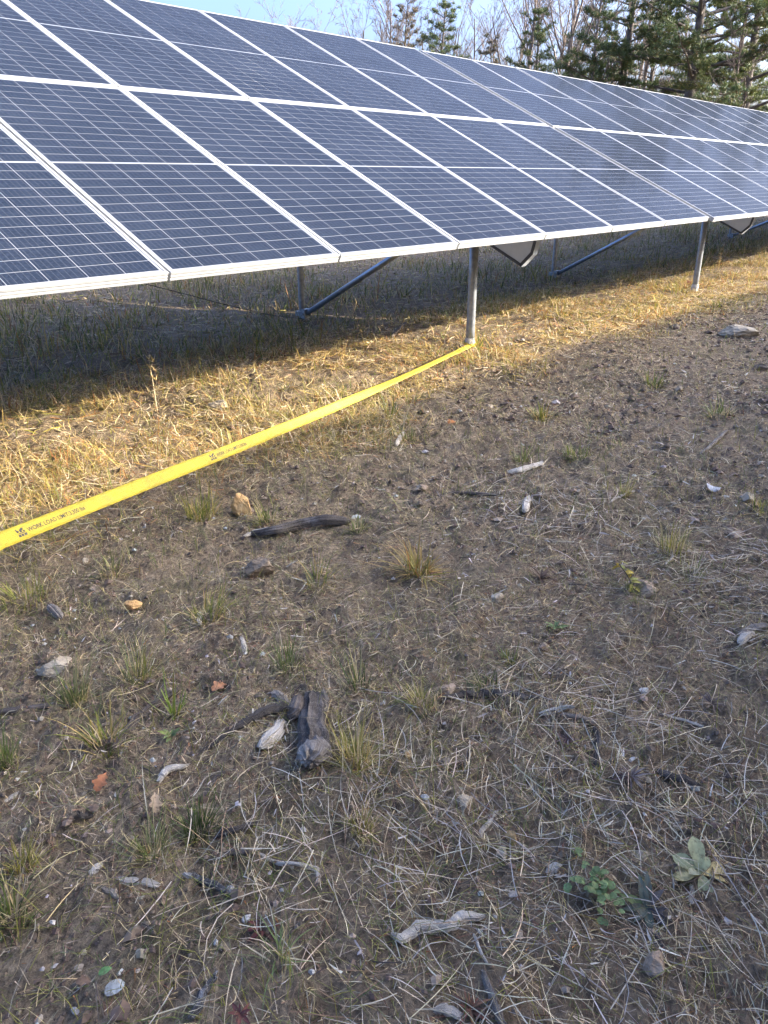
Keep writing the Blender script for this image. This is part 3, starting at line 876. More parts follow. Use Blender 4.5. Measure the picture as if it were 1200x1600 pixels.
# ------------------------------------------------------------------ sticks and wood
def stick(pts_px, rad_px, label, mat, name='stick', lift=0.85, jit=.16, n=9, flat=.85, sub=5, parent=None, tagit=True):
    """pts_px: photo points along the piece where it lies on the earth; rad_px: radius at each"""
    P, Rr = [], []
    base = [G(*p[:2], dz=(p[2] if len(p) > 2 else 0)) for p in pts_px]
    if not hasattr(rad_px, '__len__'): rad_px = [rad_px] * len(base)
    for i in range(len(base) - 1):
        for k in range(sub):
            t = k / sub
            # catmull-rom
            a = base[max(i - 1, 0)]; b = base[i]; c = base[i + 1]; d = base[min(i + 2, len(base) - 1)]
            q = .5 * ((2 * b) + (-a + c) * t + (2 * a - 5 * b + 4 * c - d) * t * t + (-a + 3 * b - 3 * c + d) * t ** 3)
            P.append(q); Rr.append((rad_px[i] * (1 - t) + rad_px[i + 1] * t) * px_size(b))
    P.append(base[-1]); Rr.append(rad_px[-1] * px_size(base[-1]))
    wob = .25 if np.mean(Rr) < .012 else .07
    P = [np.array([p[0] + random.gauss(0, r * wob), p[1] + random.gauss(0, r * wob), p[2] + r * lift + random.gauss(0, r * wob * .5)]) for p, r in zip(P, Rr)]
    # resample finely, then a ridged, cracked skin with ragged ends
    P = np.array(P); Rr = np.array(Rr)
    cum = np.concatenate([[0], np.cumsum(np.linalg.norm(np.diff(P, axis=0), axis=1))])
    m_ = int(np.clip(cum[-1] / max(Rr.mean() * .55, .0012), 10, 60))
    tt = np.linspace(0, cum[-1], m_)
    P = np.stack([np.interp(tt, cum, P[:, k]) for k in range(3)], 1); Rr = np.interp(tt, cum, Rr)
    n = 16 if Rr.mean() < .012 else 28
    jit = jit if n == 16 else jit * .55
    tan = np.gradient(P, axis=0); tan /= np.linalg.norm(tan, axis=1)[:, None]
    side = np.cross(tan, [0, 0, 1.0]); side /= np.linalg.norm(side, axis=1)[:, None]
    upv = np.cross(side, tan)
    an = np.arange(n) * 2 * np.pi / n
    col_r = 1 + rng.normal(0, jit * .75, n)
    seed = int(rng.integers(1000))
    kk, rr_ = np.meshgrid(np.arange(n), tt / max(Rr.mean(), 1e-4))
    surf = col_r[None] * (1 + jit * 1.6 * (fbm(kk * (.55 if n == 16 else .8), rr_ * (.22 if n == 16 else .10), seed, 3) - .5) + jit * (1.3 if n == 16 else .35) * (fbm(kk * 0 + 3, rr_ * .35, seed + 7, 2) - .5))
    endw = np.ones(m_); endw[0], endw[-1], endw[1], endw[-2] = .35, .3, .8, .75
    rad = Rr[:, None] * surf * endw[:, None]
    V = P[:, None] + side[:, None] * (np.cos(an)[None, :, None] * rad[..., None]) + upv[:, None] * (np.sin(an)[None, :, None] * rad[..., None] * flat)
    for e, q in ((0, -1), (1, -1), (m_ - 1, 1), (m_ - 2, 1)):
        V[e] += tan[e][None] * q * (np.abs(rng.normal(0, .9 if n == 16 and m_ > 14 else .3, n)) * Rr[e])[:, None]
    i_, j_ = np.meshgrid(np.arange(m_ - 1), np.arange(n), indexing='ij')
    q = np.stack([i_ * n + j_, i_ * n + (j_ + 1) % n, (i_ + 1) * n + (j_ + 1) % n, (i_ + 1) * n + j_], -1).reshape(-1)
    caps = np.concatenate([np.arange(n)[::-1], (m_ - 1) * n + np.arange(n)])
    ff = np.concatenate([q, caps]); fsz = np.concatenate([np.full((m_ - 1) * n, 4), [n, n]])
    uvs = np.stack([(tt / .08)[ff // n], (ff % n) / n], 1)
    me = mesh_np(name, V.reshape(-1, 3), ff, fsz, mat, uvs=uvs)
    o = link(name, me, parent)
    if tagit: tag(o, label, 'wood')
    return o
W_ = MAT
stick([(388, 838), (430, 833), (470, 826), (510, 818), (547, 820)], [4, 7, 9, 8.5, 6], 'charred bent branch with a bleached end below the strap', W_['wood_dark'], 'branch')
stick([(384, 839), (405, 834), (428, 830)], [2.5, 4.5, 4], 'bleached splinter at the thin end of the charred branch', W_['wood_pale'], 'splinter')
stick([(620, 1470), (665, 1458), (700, 1452), (722, 1440), (752, 1434)], [7, 10, 8, 9, 5], 'long bleached peeling stick near the bottom of the aisle', W_['wood_pale'], 'stick')
stick([(488, 1088), (490, 1112), (486, 1140), (492, 1168), (489, 1196)], [12, 16, 17, 22, 24], 'decayed dark log stub with cracked grey end', W_['wood_dark'], 'log', jit=.3, n=14, lift=.45)
stick([(492, 1182), (489, 1190), (488, 1200)], [23, 25, 22], 'grey crumbling lump of wood at the lower end of the decayed log', W_['wood_grey'], 'wood_chunk', jit=.22, n=14, sub=4)
stick([(442, 1132), (432, 1148), (420, 1162), (408, 1172)], [7, 9, 10, 8], 'pale frayed knot of wood left of the decayed log', W_['wood_pale'], 'wood_chunk', jit=.45, n=12)
stick([(466, 1095, .03), (462, 1115, .02), (452, 1130)], [9, 10, 8], 'brown curled root end touching the decayed log', W_['wood_brown'], 'root', jit=.2)
stick([(445, 1105), (405, 1120), (370, 1140), (335, 1165), (312, 1178)], [8, 7, 5, 3.5, 2.5], 'long dark tapering root reaching left from the decayed log', W_['wood_dark'], 'root')
stick([(425, 1088), (436, 1092), (448, 1104)], [5, 7, 6], 'grey splintered wood bit above the decayed log', W_['wood_grey'], 'splinter')
stick([(505, 1085), (509, 1105), (503, 1125)], [5, 4, 3], 'grey upright bark sliver right of the decayed log', W_['wood_grey'], 'bark')
stick([(692, 1094), (730, 1091), (770, 1087), (805, 1090), (842, 1094)], [4, 6.5, 6, 5, 4], 'long dark branch lying level across the middle of the aisle', W_['wood_dark'], 'branch')
stick([(848, 1117), (868, 1112), (889, 1107)], [4, 5, 4], 'short bleached stick end to end with a blue-grey one', W_['wood_pale'], 'stick')
stick([(877, 1119), (905, 1124), (932, 1134)], [3, 5, 4], 'blue-grey stick right of the short bleached one', W_['wood_grey'], 'stick')
stick([(930, 1140), (934, 1165), (931, 1200)], [4, 4.5, 4], 'dark stick pointing down from the blue-grey one', W_['wood_dark'], 'stick')
stick([(180, 1172), (205, 1140), (235, 1110), (277, 1080)], [6, 7, 6.5, 4], 'half-buried brown branch slanting up beside the yellow-green blades', W_['wood_brown'], 'branch')
stick([(0, 1118), (50, 1110), (108, 1106)], [5, 5.5, 4], 'brown stick running to the left edge under the angular stone', W_['wood_brown'], 'stick')
stick([(249, 1222), (262, 1207), (289, 1199)], [4, 6.5, 4], 'short curved bone-white stick left of the decayed log', W_['wood_pale'], 'stick')
stick([(190, 1377), (215, 1381), (246, 1384)], [5, 6, 5], 'short bleached stick at lower left with a chip above it', W_['wood_pale'], 'stick')
stick([(160, 1390), (172, 1396), (184, 1404)], [3.5, 4.5, 3], 'grey stub left of the short bleached stick', W_['wood_grey'], 'stick')
stick([(145, 1369), (152, 1360), (160, 1353)], [5, 6, 4], 'white chip of wood above the short bleached stick', W_['wood_pale'], 'wood_chip')
stick([(406, 1336), (430, 1349), (460, 1350), (494, 1360), (496, 1380)], [2.5, 3, 2.5, 4, 3], 'thin pale kinked twig with a hooked end', W_['wood_pale'], 'twig')
stick([(619, 698), (624, 688), (631, 678)], [3, 4, 3], 'pale upright chip at the rim of the shade right of the strap', W_['wood_pale'], 'wood_chip')
stick([(795, 742), (820, 737), (852, 724)], [4.5, 5.5, 3], 'bleached stick in the shade below a bright green tuft', W_['wood_pale'], 'stick')
stick([(820, 803), (822, 792), (826, 780)], [5, 6, 5], 'short pale sawn-off piece standing near a twig pile', W_['wood_pale'], 'wood_chunk')
stick([(1094, 711), (1115, 694), (1136, 674)], [2, 3, 2], 'thin grey stick slanting up on the right slope', W_['wood_grey'], 'stick')
stick([(733, 1330), (753, 1302), (776, 1269)], [3, 3.5, 3], 'straight pale stick beside the cracked grey stone', W_['wood_pale'], 'stick')
stick([(754, 1520), (768, 1556), (784, 1602)], [5, 6, 7], 'weathered grey stick running out of the bottom edge', W_['wood_grey'], 'stick')
stick([(733, 1442), (752, 1490), (772, 1530)], [2, 2.5, 2], 'thin pale stalk crossing below the peeling stick', W_['wood_pale'], 'twig')
stick([(680, 1580), (700, 1584), (722, 1592)], [6, 8, 5], 'blunt bleached chunk at the bottom beside a red rosette', W_['wood_pale'], 'wood_chunk')
stick([(300, 1592), (318, 1558), (334, 1530)], [7, 8, 6], 'dark speckled birch stick with white flecks at the bottom', W_['wood_birch'], 'stick')
stick([(312, 978), (312, 968), (313, 959)], [3.5, 4, 3], 'white upright peg of wood before the yellowish tuft', W_['wood_pale'], 'wood_chip')
stick([(378, 1000), (380, 1010), (384, 1020)], [3.5, 4, 4], 'small white curled chip near the middle left', W_['wood_pale'], 'wood_chip')
stick([(1035, 1117), (1085, 1132), (1140, 1151)], [2, 2.5, 2], 'long straight pale stalk lying on bare soil at right', W_['wood_pale'], 'twig')
stick([(1028, 1208), (1055, 1220), (1088, 1228)], [5, 7, 4], 'dark rotten slab of bark on bare soil at right', W_['wood_dark'], 'bark')
stick([(318, 1248), (332, 1228), (350, 1210)], [5, 6, 4], 'brown buried stick under the decayed log', W_['wood_brown'], 'stick')
stick([(340, 1310), (370, 1300), (400, 1288)], [4, 5.5, 4], 'dark stick behind the dark green tuft', W_['wood_dark'], 'stick')
stick([(290, 1368), (315, 1378), (345, 1392), (372, 1398)], [4, 6, 5, 4], 'dark split stick with a pale streak at lower left', W_['wood_birch'], 'stick')
stick([(124, 1274), (140, 1279), (158, 1272)], [4, 5, 3], 'short dark curved stick left of the tan leaf', W_['wood_dark'], 'stick')
stick([(5, 1257), (18, 1250), (30, 1240)], [3, 4, 3], 'white stub of wood at the left edge', W_['wood_pale'], 'wood_chip')
stick([(1012, 1448), (1030, 1470), (1042, 1490)], [2, 2.5, 2], 'thin brown stalk between the dark-leaved weed and the round stone', W_['wood_brown'], 'twig')
stick([(1080, 1370), (1081, 1390), (1079, 1412)], [3, 3.5, 3], 'short pale stalk hanging right of the felt-leaved plant', W_['wood_pale'], 'twig')
stick([(345, 1340), (365, 1334), (388, 1334)], [4, 5, 4], 'short tan stick left of the kinked twig', W_['wood_brown'], 'stick')
stick([(955, 785), (985, 770), (1012, 776)], [2, 2.5, 2], 'thin white twig near the small tan stone', W_['wood_pale'], 'twig')
stick([(1155, 1008), (1163, 1000), (1176, 992)], [5, 7, 5], 'white splintered chip near the right edge', W_['wood_pale'], 'wood_chip')
stick([(1160, 992), (1180, 985), (1198, 980)], [5, 6, 4], 'grey slab of bark behind the white splintered chip', W_['wood_grey'], 'bark')
stick([(1040, 882), (1052, 868), (1040, 850)], [1.5, 2, 1.5], 'thin white forked stem above the broad tan stone', W_['wood_pale'], 'twig')
stick([(856, 1366), (864, 1360), (874, 1354)], [5, 8, 5], 'white flat chip left of the clover-leaved weed', W_['wood_pale'], 'wood_chip')
stick([(612, 528), (622, 520), (634, 508)], [3, 4, 3], 'dark stake leaning in the shade left of the post', W_['wood_brown'], 'stick')
stick([(670, 778), (720, 772), (780, 776)], [2, 3, 2.5], 'thin dark twig in the twig pile above the middle', W_['wood_brown'], 'twig')
stick([(78, 952), (86, 960), (96, 970)], [6, 8, 6], 'grey flake of bark on the soil above the angular stone', W_['wood_grey'], 'bark')

# ------------------------------------------------------------------ grass tufts that stand out
def tuft(px, py, h_px, label, pal, nb=70, spread=.35, wide=.0032, lean=.55, base_px=None, name='grass_tuft', tip=None):
    p = G(px, py)
    ps = px_size(p)
    h = h_px * ps * 1.1
    br = (base_px or h_px * .32) * ps
    a = rng.uniform(0, 2 * np.pi, nb); r = br * np.sqrt(rng.random(nb)) * .8
    x = r * np.cos(a); y = r * np.sin(a)
    z = ground_h(p[0] + x, p[1] + y) - p[2] - .004
    yaw = a + rng.normal(0, .6, nb)
    L = h * (.3 + rng.gamma(3, .2, nb)).clip(.3, 1.3)
    asym = rng.uniform(0, 2 * np.pi); L = L * (1 + .3 * np.cos(yaw - asym))
    c = pick(nb, pal)
    v = blades(np.stack([x, y, z], 1), yaw, L, wide * rng.uniform(.6, 1.1, nb) * max(1, ps / .0022), np.abs(rng.normal(lean * .6, spread, nb)) + (rng.random(nb) < .22) * rng.uniform(.4, 1.0, nb), rng.uniform(.1, 1.5, nb) * lean, c, 4, c if tip is None else np.broadcast_to(tip, c.shape) * rng.uniform(.8, 1.2, (nb, 1)), None, .5)
    nd_ = nb // 2
    a = rng.uniform(0, 2 * np.pi, nd_); r = br * 1.5 * rng.random(nd_) ** .8
    x = r * np.cos(a); y = r * np.sin(a)
    z = ground_h(p[0] + x, p[1] + y) - p[2]
    v2 = blades(np.stack([x, y, z + .003], 1), rng.uniform(0, 6.28, nd_), h * rng.uniform(.3, .9, nd_), wide * .7 * max(1, ps / .0022), rng.uniform(1.2, 1.6, nd_), rng.normal(0, .3, nd_), pick(nd_, [(3, STRAW), (2, GREYST), (2, BROWN), (1, YGREEN)]), 3, None, rng.uniform(-1, 1, nd_), 1.0)
    o = blade_obj(name, [v, v2], MAT['blade'])
    o.location = p
    tag(o, label, 'grass')
    return o
PG = [(4, GREEN), (2, BLUEGR), (1, YGREEN), (.7, STRAW)]
PY = [(3, YGREEN), (2, GREEN), (1.5, GOLD), (1, STRAW)]
PB = [(4, BLUEGR), (2, GREEN), (1, STRAW)]
PD = [(3, STRAW), (2, GREYST), (1, BROWN), (.7, YGREEN)]
tuft(655, 900, 52, 'big spreading tuft with green blades and orange tips in mid aisle', [(3, YGREEN), (3, GREEN), (2, GOLD), (1, RUST)], 130, .5, .0058, .95, 22, tip=(.42, .27, .10))
tuft(117, 1098, 55, 'blue-green tuft right of the pale angular stone', PB, 130, .22, .0032, .3, 22)
tuft(215, 1065, 62, 'tall thin olive tuft right of the blue-green one', [(2, BLUEGR), (2, YGREEN), (2, STRAW)], 90, .25, .003, .4, 24)
tuft(450, 1045, 45, 'bright pale green tuft above the decayed log', [(4, BLUEGR), (3, GREEN), (1, PALE)], 100, .3, .0034, .45, 18)
tuft(816, 724, 24, 'bright green tuft above a bleached stick in the shade', PG, 60, .3, .0034, .5, 14)
tuft(310, 1305, 42, 'dark green tuft in front of the dark stick', [(4, DKGREEN), (3, GREEN)], 150, .3, .0026, .45, 24)
tuft(240, 1340, 50, 'grey-green tuft with a tan leaf caught on it', [(3, GREEN), (2, BLUEGR), (2, STRAW)], 120, .32, .0026, .5, 28)
tuft(563, 1075, 48, 'thin dark green tuft right of the decayed log top', [(3, DKGREEN), (2, GREEN), (2, STRAW)], 60, .3, .003, .4, 18)
tuft(325, 965, 42, 'yellow-green tuft behind the white peg', PY, 110, .35, .0042, .6, 26)
tuft(555, 1195, 62, 'yellowish tuft right of the decayed log', [(4, YGREEN), (2, GOLD), (2, STRAW)], 130, .32, .003, .45, 26)
tuft(562, 1300, 40, 'small yellow-green tuft below the yellowish one', PY, 70, .35, .003, .5, 20)
tuft(8, 1195, 60, 'blue-green tuft cut by the left edge', PB, 110, .25, .0034, .35, 22)
tuft(165, 1172, 52, 'loose broad-bladed tuft at the end of the buried branch', PY, 60, .4, .0052, .7, 26)
tuft(272, 1120, 50, 'few tall yellow-green blades beside the buried branch', [(4, (.22, .28, .05)), (1, YGREEN)], 22, .3, .0062, .5, 10)
tuft(1050, 858, 45, 'feathery grey-green tuft above the low tan stone', [(2, BLUEGR), (2, YGREEN), (3, STRAW)], 110, .28, .003, .4, 26)
tuft(975, 770, 28, 'pale olive tuft behind the thin white twig', [(2, BLUEGR), (2, YGREEN), (3, STRAW)], 70, .25, .003, .4, 14)
tuft(36, 1358, 45, 'yellow-tipped tuft near the left edge', [(3, YGREEN), (2, GREEN), (2, GOLD)], 80, .28, .003, .4, 20, tip=(.42, .34, .07))
tuft(20, 1440, 55, 'dull green tuft low at the left edge', [(3, GREEN), (2, DKGREEN), (2, STRAW)], 110, .32, .003, .5, 26)
tuft(560, 828, 22, 'pale grey-green tuft at the butt of the charred branch', PB, 60, .35, .0036, .5, 14)
tuft(315, 810, 46, 'tall olive tuft close under the strap', [(3, YGREEN), (2, GREEN), (2, GOLD)], 110, .28, .0036, .4, 26)
tuft(420, 815, 34, 'short olive tuft beside the orange wedge stone', [(2, YGREEN), (2, GREEN), (2, STRAW)], 70, .32, .0036, .5, 18)
tuft(495, 905, 36, 'yellowish open tuft right of the half-buried stone', PY, 70, .4, .0036, .6, 22)
tuft(175, 895, 30, 'dry green tuft under the strap lettering', [(2, GREEN), (3, STRAW)], 70, .4, .0034, .6, 20)
tuft(45, 945, 40, 'sprawling yellow-green tuft at left under the strap end', PY, 120, .45, .0036, .75, 42)
tuft(745, 545, 28, 'green tuft hugging the strapped post', PY, 60, .3, .004, .4, 12)
tuft(640, 690, 20, 'low grey-green tuft near the pale upright chip', PB, 60, .35, .0036, .5, 16)
tuft(610, 655, 26, 'bright tuft at the rim of the shade under the strap', PY, 60, .3, .004, .4, 14)
tuft(845, 655, 26, 'yellow-green tuft alone on the upper shaded slope', PY, 70, .3, .004, .5, 16)
tuft(1020, 605, 20, 'small green tuft below the pale boulder', PG, 60, .35, .004, .5, 16)
tuft(900, 715, 22, 'low green tuft on the slope right of the bright green one', PG, 80, .35, .004, .6, 22)
tuft(1125, 650, 24, 'dull green tuft on the far right slope', [(3, GREEN), (3, STRAW)], 70, .35, .004, .6, 22)
tuft(985, 925, 26, 'few short blades left of the broad tan stone', PG, 40, .35, .0034, .5, 14)
tuft(1080, 905, 30, 'thin pale tuft right of the broad tan stone', [(2, GREEN), (2, BLUEGR), (2, PALE)], 50, .4, .003, .6, 22)
tuft(798, 1035, 32, 'small bright green tuft in the centre of the aisle', PG, 45, .3, .0034, .4, 12)
tuft(760, 1078, 24, 'low dark green tuft above the level dark branch', [(3, DKGREEN), (2, GREEN)], 80, .4, .003, .6, 22)
tuft(660, 1098, 30, 'olive tuft at the left end of the level dark branch', [(2, GREEN), (2, YGREEN), (2, STRAW)], 90, .4, .003, .6, 24)
tuft(437, 1495, 70, 'loose pale green blades right of the red rosette', [(3, (.20, .25, .09)), (2, PALE)], 30, .5, .0036, .9, 16)
tuft(930, 1215, 28, 'few green blades at the foot of the dark pointing stick', PG, 24, .3, .0034, .4, 10)
tuft(1190, 800, 26, 'yellow-green tuft touching the right edge', PY, 50, .4, .004, .6, 18)
# ------------------------------------------------------------------ tall stems by the row
def stem_weed(px, py, h_px, label, nst=5, heads=True, col=STRAW, lean=.18, w=.004):
    p = G(px, py)
    ps = px_size(p); h = h_px * ps
    root = empty('dry_weed', p)
    tag(root, label, 'weed')
    vs = []
    tips = []
    for k in range(nst):
        a = random.uniform(0, 6.28); L = h * random.uniform(.7, 1.08); le = abs(random.gauss(0, lean))
        c = np.array(col) * random.uniform(.8, 1.2)
        r0 = np.array([[random.uniform(-.02, .02), random.uniform(-.02, .02), -.01]])
        cv = random.uniform(-.1, .35)
        vs.append(blades(r0, np.array([a]), L, w, le, cv, c, 6, None, random.uniform(-1, 1)))
        vs.append(blades(r0, np.array([a]), L, w, le, cv, c, 6, None, random.uniform(-1, 1) + 1.5))
        tips.append(vs[-1][0][-8:].reshape(-1, 3))
    blade_obj('stem', vs, MAT['straw'], root)
    if heads:
        hs = []
        for tp in tips:
            nb = 26
            q = tp[rng.integers(0, len(tp), nb)]
            hs = [blades(q, rng.uniform(0, 6.28, nb), rng.uniform(.015, .045, nb) * h / .35, .006 * h / .35, rng.uniform(.2, 1.2, nb), rng.uniform(0, .6, nb), pick(nb, [(2, PALE), (2, GOLD), (1, STRAW)]), 2)]
            blade_obj('seed_head', hs, MAT['straw'], root)
    return root
stem_weed(248, 645, 110, 'single tall dry stalk standing at the shade rim on the left', 2, True, PALE, .05, .006)
stem_weed(1122, 425, 40, 'dry weed with fluffy seed heads right of the far post', 7, True, STRAW, .25, .005)
stem_weed(1020, 450, 50, 'straight pale stalks left of the far post', 3, False, PALE, .12, .005)
stem_weed(1160, 405, 30, 'arching pale stalk near the right edge of the row', 2, True, PALE, .5, .005)
stem_weed(535, 560, 34, 'short dry stalks in sunlight left of the strapped post', 5, True, GOLD, .25, .004)
stem_weed(690, 530, 46, 'thin green stalk leaning left of the strapped post', 3, False, YGREEN, .5, .004)
stem_weed(965, 470, 34, 'dry seeded stalks at the shade rim between the posts', 5, True, GOLD, .3, .004)
stem_weed(852, 500, 36, 'bright dry stalks at the shade rim right of the strapped post', 5, True, GOLD, .3, .004)
stem_weed(395, 500, 60, 'pale thin stalk in the shade under the panels', 2, False, PALE, .2, .004)
stem_weed(150, 470, 40, 'dim dry stalks far back under the panels', 4, True, STRAW, .2, .005)

# ------------------------------------------------------------------ leafy weeds and fallen leaves
def leaf_mesh(name, L, W, col, tip=None, shape='lance', curl=.5, fold=.25, nl=8):
    """one leaf along +x with a midrib fold and drooping curl"""
    vs, cs = [], []
    col = np.array(col); tip = col if tip is None else np.array(tip)
    for i in range(nl + 1):
        t = i / nl
        if shape == 'lance': w = math.sin(math.pi * t ** .8) ** .9
        elif shape == 'round': w = math.sqrt(max(0, 1 - (2 * t - 1) ** 2)) ** .9
        elif shape == 'oak': w = (math.sin(math.pi * t ** .75)) * (1 + .32 * math.sin(t * 20))
        else: w = math.sin(math.pi * min(1, t * .55 + .08) ** 1.2) * (1 - t ** 6)          # spoon
        w = max(w, .02) * W * .5
        a = curl * t
        x = L * (math.sin(a) / curl if abs(curl) > 1e-3 else t); z = -L * ((1 - math.cos(a)) / curl if abs(curl) > 1e-3 else 0)
        for s_ in (-1, -.5, 0, .5, 1):
            vs.append((x, s_ * w, z + abs(s_) * w * fold + (random.uniform(-.03, .03) * W)))
            c = col * (1 - t) + tip * t
            cs.append(c * (1.18 if s_ == 0 else 1) * random.uniform(.9, 1.1))
    f = []
    for i in range(nl):
        for k in range(4):
            f += [i * 5 + k, i * 5 + k + 1, (i + 1) * 5 + k + 1, (i + 1) * 5 + k]
    return mesh_np(name, np.array(vs), f, np.full(nl * 4, 4), MAT['leaf'], cols=np.array(cs), smooth=True)
def put_leaf(root, me, loc, az, pitch, roll=0.0, sc=1.0, name='leaf'):
    o = link(name, me, root)
    o.location = loc
    o.rotation_euler = (Matrix.Rotation(az, 3, 'Z') @ Matrix.Rotation(-pitch, 3, 'Y') @ Matrix.Rotation(roll, 3, 'X')).to_euler()
    o.scale = (sc, sc, sc)
    return o
def weed_root(name, px, py, label, dz=.005):
    p = G(px, py)
    r = empty(name, (p[0], p[1], p[2] + dz), CAMRZ)
    tag(r, label, 'weed')
    return r, px_size(p)
# pale felt-leaved plant (local x = photo right, y = away)
r, ps = weed_root('felt_leaf_weed', 1093, 1372, 'pale green felt-leaved plant with two yellowing leaves at lower right', .012)
FG = (.42, .41, .20); FY = (.62, .50, .22)
for az, L, W, cc, pt in ((88, 52, 27, FG, .75), (15, 44, 22, FY, .25), (-8, 40, 22, FY, .12), (-95, 34, 24, FG, .1), (178, 40, 36, FY, .15), (140, 42, 26, FG, .4), (50, 26, 18, FG, .9), (200, 26, 18, (.32, .32, .2), .8)):
    put_leaf(r, leaf_mesh('leaf', L * ps * 1.15, W * ps * 1.1, cc, np.array(cc) * 1.1, 'spoon', .7, .22), (0, 0, 0), RAD(az), pt, random.uniform(-.3, .3))
# clover-leaved weed
r, ps = weed_root('clover_weed', 915, 1400, 'bright green small round-leaved weed with trailing stems at lower right')
CG_ = (.18, .25, .09)
cl_me = [leaf_mesh('leaf', 12.5 * ps, 10.5 * ps, np.array(CG_) * k, np.array((.17, .25, .10)) * k, 'round', .4, .18, 6) for k in (.8, 1.0, 1.25)]
vs = []
for s_ in range(9):
    az = random.uniform(0, 6.28); Ls = random.uniform(25, 66) * ps
    for k in range(7):
        t = (k + 1) / 7
        lo = (math.cos(az) * Ls * t * 1.0, math.sin(az) * Ls * t * 1.15, .012 + .03 * math.sin(math.pi * t) + random.uniform(0, .012))
        put_leaf(r, random.choice(cl_me), lo, az + random.uniform(-1.8, 1.8), random.uniform(-.1, .6), random.uniform(-.4, .4), random.uniform(.7, 1.15))
    vs.append(blades(np.array([[0, 0, .01]]), np.array([az]), Ls * 1.1, .003, 1.25, .4, (.14, .12, .06), 4))
blade_obj('stem', vs, MAT['leaf'], r)
# dark lance-leaved rosette
r, ps = weed_root('lance_leaf_weed', 1010, 1424, 'dark purple-green weed with long narrow leaves at lower right', .008)
for az, L, cc, pt in ((75, 50, (.09, .11, .085), .7), (100, 44, (.12, .14, .10), .8), (-50, 56, (.055, .05, .055), .05), (-20, 42, (.07, .065, .065), .2), (150, 40, (.19, .23, .08), .3), (185, 34, (.11, .12, .08), .2), (-100, 36, (.08, .10, .07), .1), (40, 40, (.08, .075, .075), .5), (-140, 30, (.12, .13, .09), .15)):
    put_leaf(r, leaf_mesh('leaf', L * ps * 1.15, 14 * ps, cc, np.array(cc) * 1.25, 'lance', .5, .35), (0, 0, 0), RAD(az), pt, random.uniform(-.4, .4))
def rosette(px, py, L_px, label, pal, nb=16, w=7, pt=(.1, .7), shape='lance', name='rosette_weed'):
    r, ps = weed_root(name, px, py, label)
    mes = [leaf_mesh('leaf', L_px * ps, w * ps, c, np.array(c) * 1.2, shape, .5, .35, 6) for c in pal]
    for k in range(nb):
        put_leaf(r, random.choice(mes), (0, 0, random.uniform(0, .006)), 6.283 * k / nb + random.uniform(-.3, .3), random.uniform(*pt), random.uniform(-.5, .5), random.uniform(.55, 1.1))
    return r
rosette(414, 1456, 30, 'dark red rosette on bare soil near the bottom left', [(.115, .035, .030), (.16, .055, .04), (.09, .045, .03)], 14, 8)
rosette(735, 1582, 36, 'reddish brown rosette at the bottom beside a bleached chunk', [(.17, .07, .045), (.22, .11, .06), (.12, .06, .04)], 18, 6)
rosette(376, 1590, 26, 'dark red rosette cut by the bottom edge', [(.12, .04, .035), (.16, .06, .045)], 12, 7)
rosette(985, 1218, 34, 'spiky grey-purple rosette on bare soil at right', [(.16, .12, .11), (.24, .20, .17), (.11, .07, .065)], 30, 3.5, (.1, .9))
rosette(1112, 1105, 28, 'dull brown spiky rosette near the right edge', [(.13, .095, .08), (.2, .16, .12)], 24, 3.5, (.1, .8))
rosette(885, 1158, 26, 'small purple-brown spiky rosette under the blue-grey stick', [(.12, .07, .065), (.18, .13, .11)], 22, 3.5, (.1, .8))
rosette(268, 1155, 26, 'small yellow-green leafy sprout near the buried branch', [(.20, .24, .06), (.14, .18, .06)], 8, 9, (.4, 1.0))
rosette(868, 985, 20, 'tiny pale green sprout in mid aisle', [(.20, .27, .10), (.15, .2, .08)], 7, 6, (.3, .9))
rosette(845, 985 - 78, 26, 'brown withered rosette left of the yellow-leaved sprig', [(.13, .085, .06), (.2, .15, .1)], 22, 4, (.2, .9))
# yellow-leaved sprig
r, ps = weed_root('yellow_sprig', 992, 926, 'small sprig with drooping yellow leaves against the broad tan stone')
yl = [leaf_mesh('leaf', 17 * ps, 7 * ps, c, np.array(c) * 1.1, 'lance', .8, .3, 5) for c in ((.50, .38, .07), (.42, .36, .09), (.34, .34, .09))]
tip_ = np.array([-28 * ps, .02, 44 * ps])
MB().tube([(0, 0, 0), tuple(tip_ * .5 + np.array([0, 0, .008])), tuple(tip_)], .0018, 5).build('stem', MAT['wood_brown'], r)
for k in range(16):
    t = .12 + .88 * k / 15
    put_leaf(r, random.choice(yl), tuple(tip_ * t + np.array([0, 0, .006])), random.uniform(0, 6.28), random.uniform(-.5, .5), random.uniform(-.5, .5), random.uniform(.8, 1.2))
def fallen_leaf(px, py, L_px, W_px, label, col, az, pt=.25, shape='oak', curl=.9, roll=.2, dz=.012):
    p = G(px, py); ps = px_size(p)
    o = link('fallen_leaf', leaf_mesh('fallen_leaf', L_px * ps, W_px * ps, col, np.array(col) * 1.15, shape, curl, .3, 12))
    o.location = (p[0], p[1], p[2] + dz)
    o.rotation_euler = (Matrix.Rotation(CAMRZ + RAD(az), 3, 'Z') @ Matrix.Rotation(-pt, 3, 'Y') @ Matrix.Rotation(roll, 3, 'X')).to_euler()
    tag(o, label, 'leaf')
fallen_leaf(332, 1085, 36, 17, 'curled rusty brown leaf on the soil left of the decayed log', (.42, .20, .10), 50, .3)
fallen_leaf(152, 1243, 36, 20, 'reddish orange leaf standing on bare soil at lower left', (.40, .16, .07), 75, .7)
fallen_leaf(248, 1296, 34, 16, 'tan leaf caught upright in the grey-green tuft', (.46, .33, .20), 100, 1.0, dz=.05)
fallen_leaf(165, 1560, 32, 22, 'pale silvery leaf near the bottom left edge', (.42, .43, .40), 30, .3, 'round', .5)
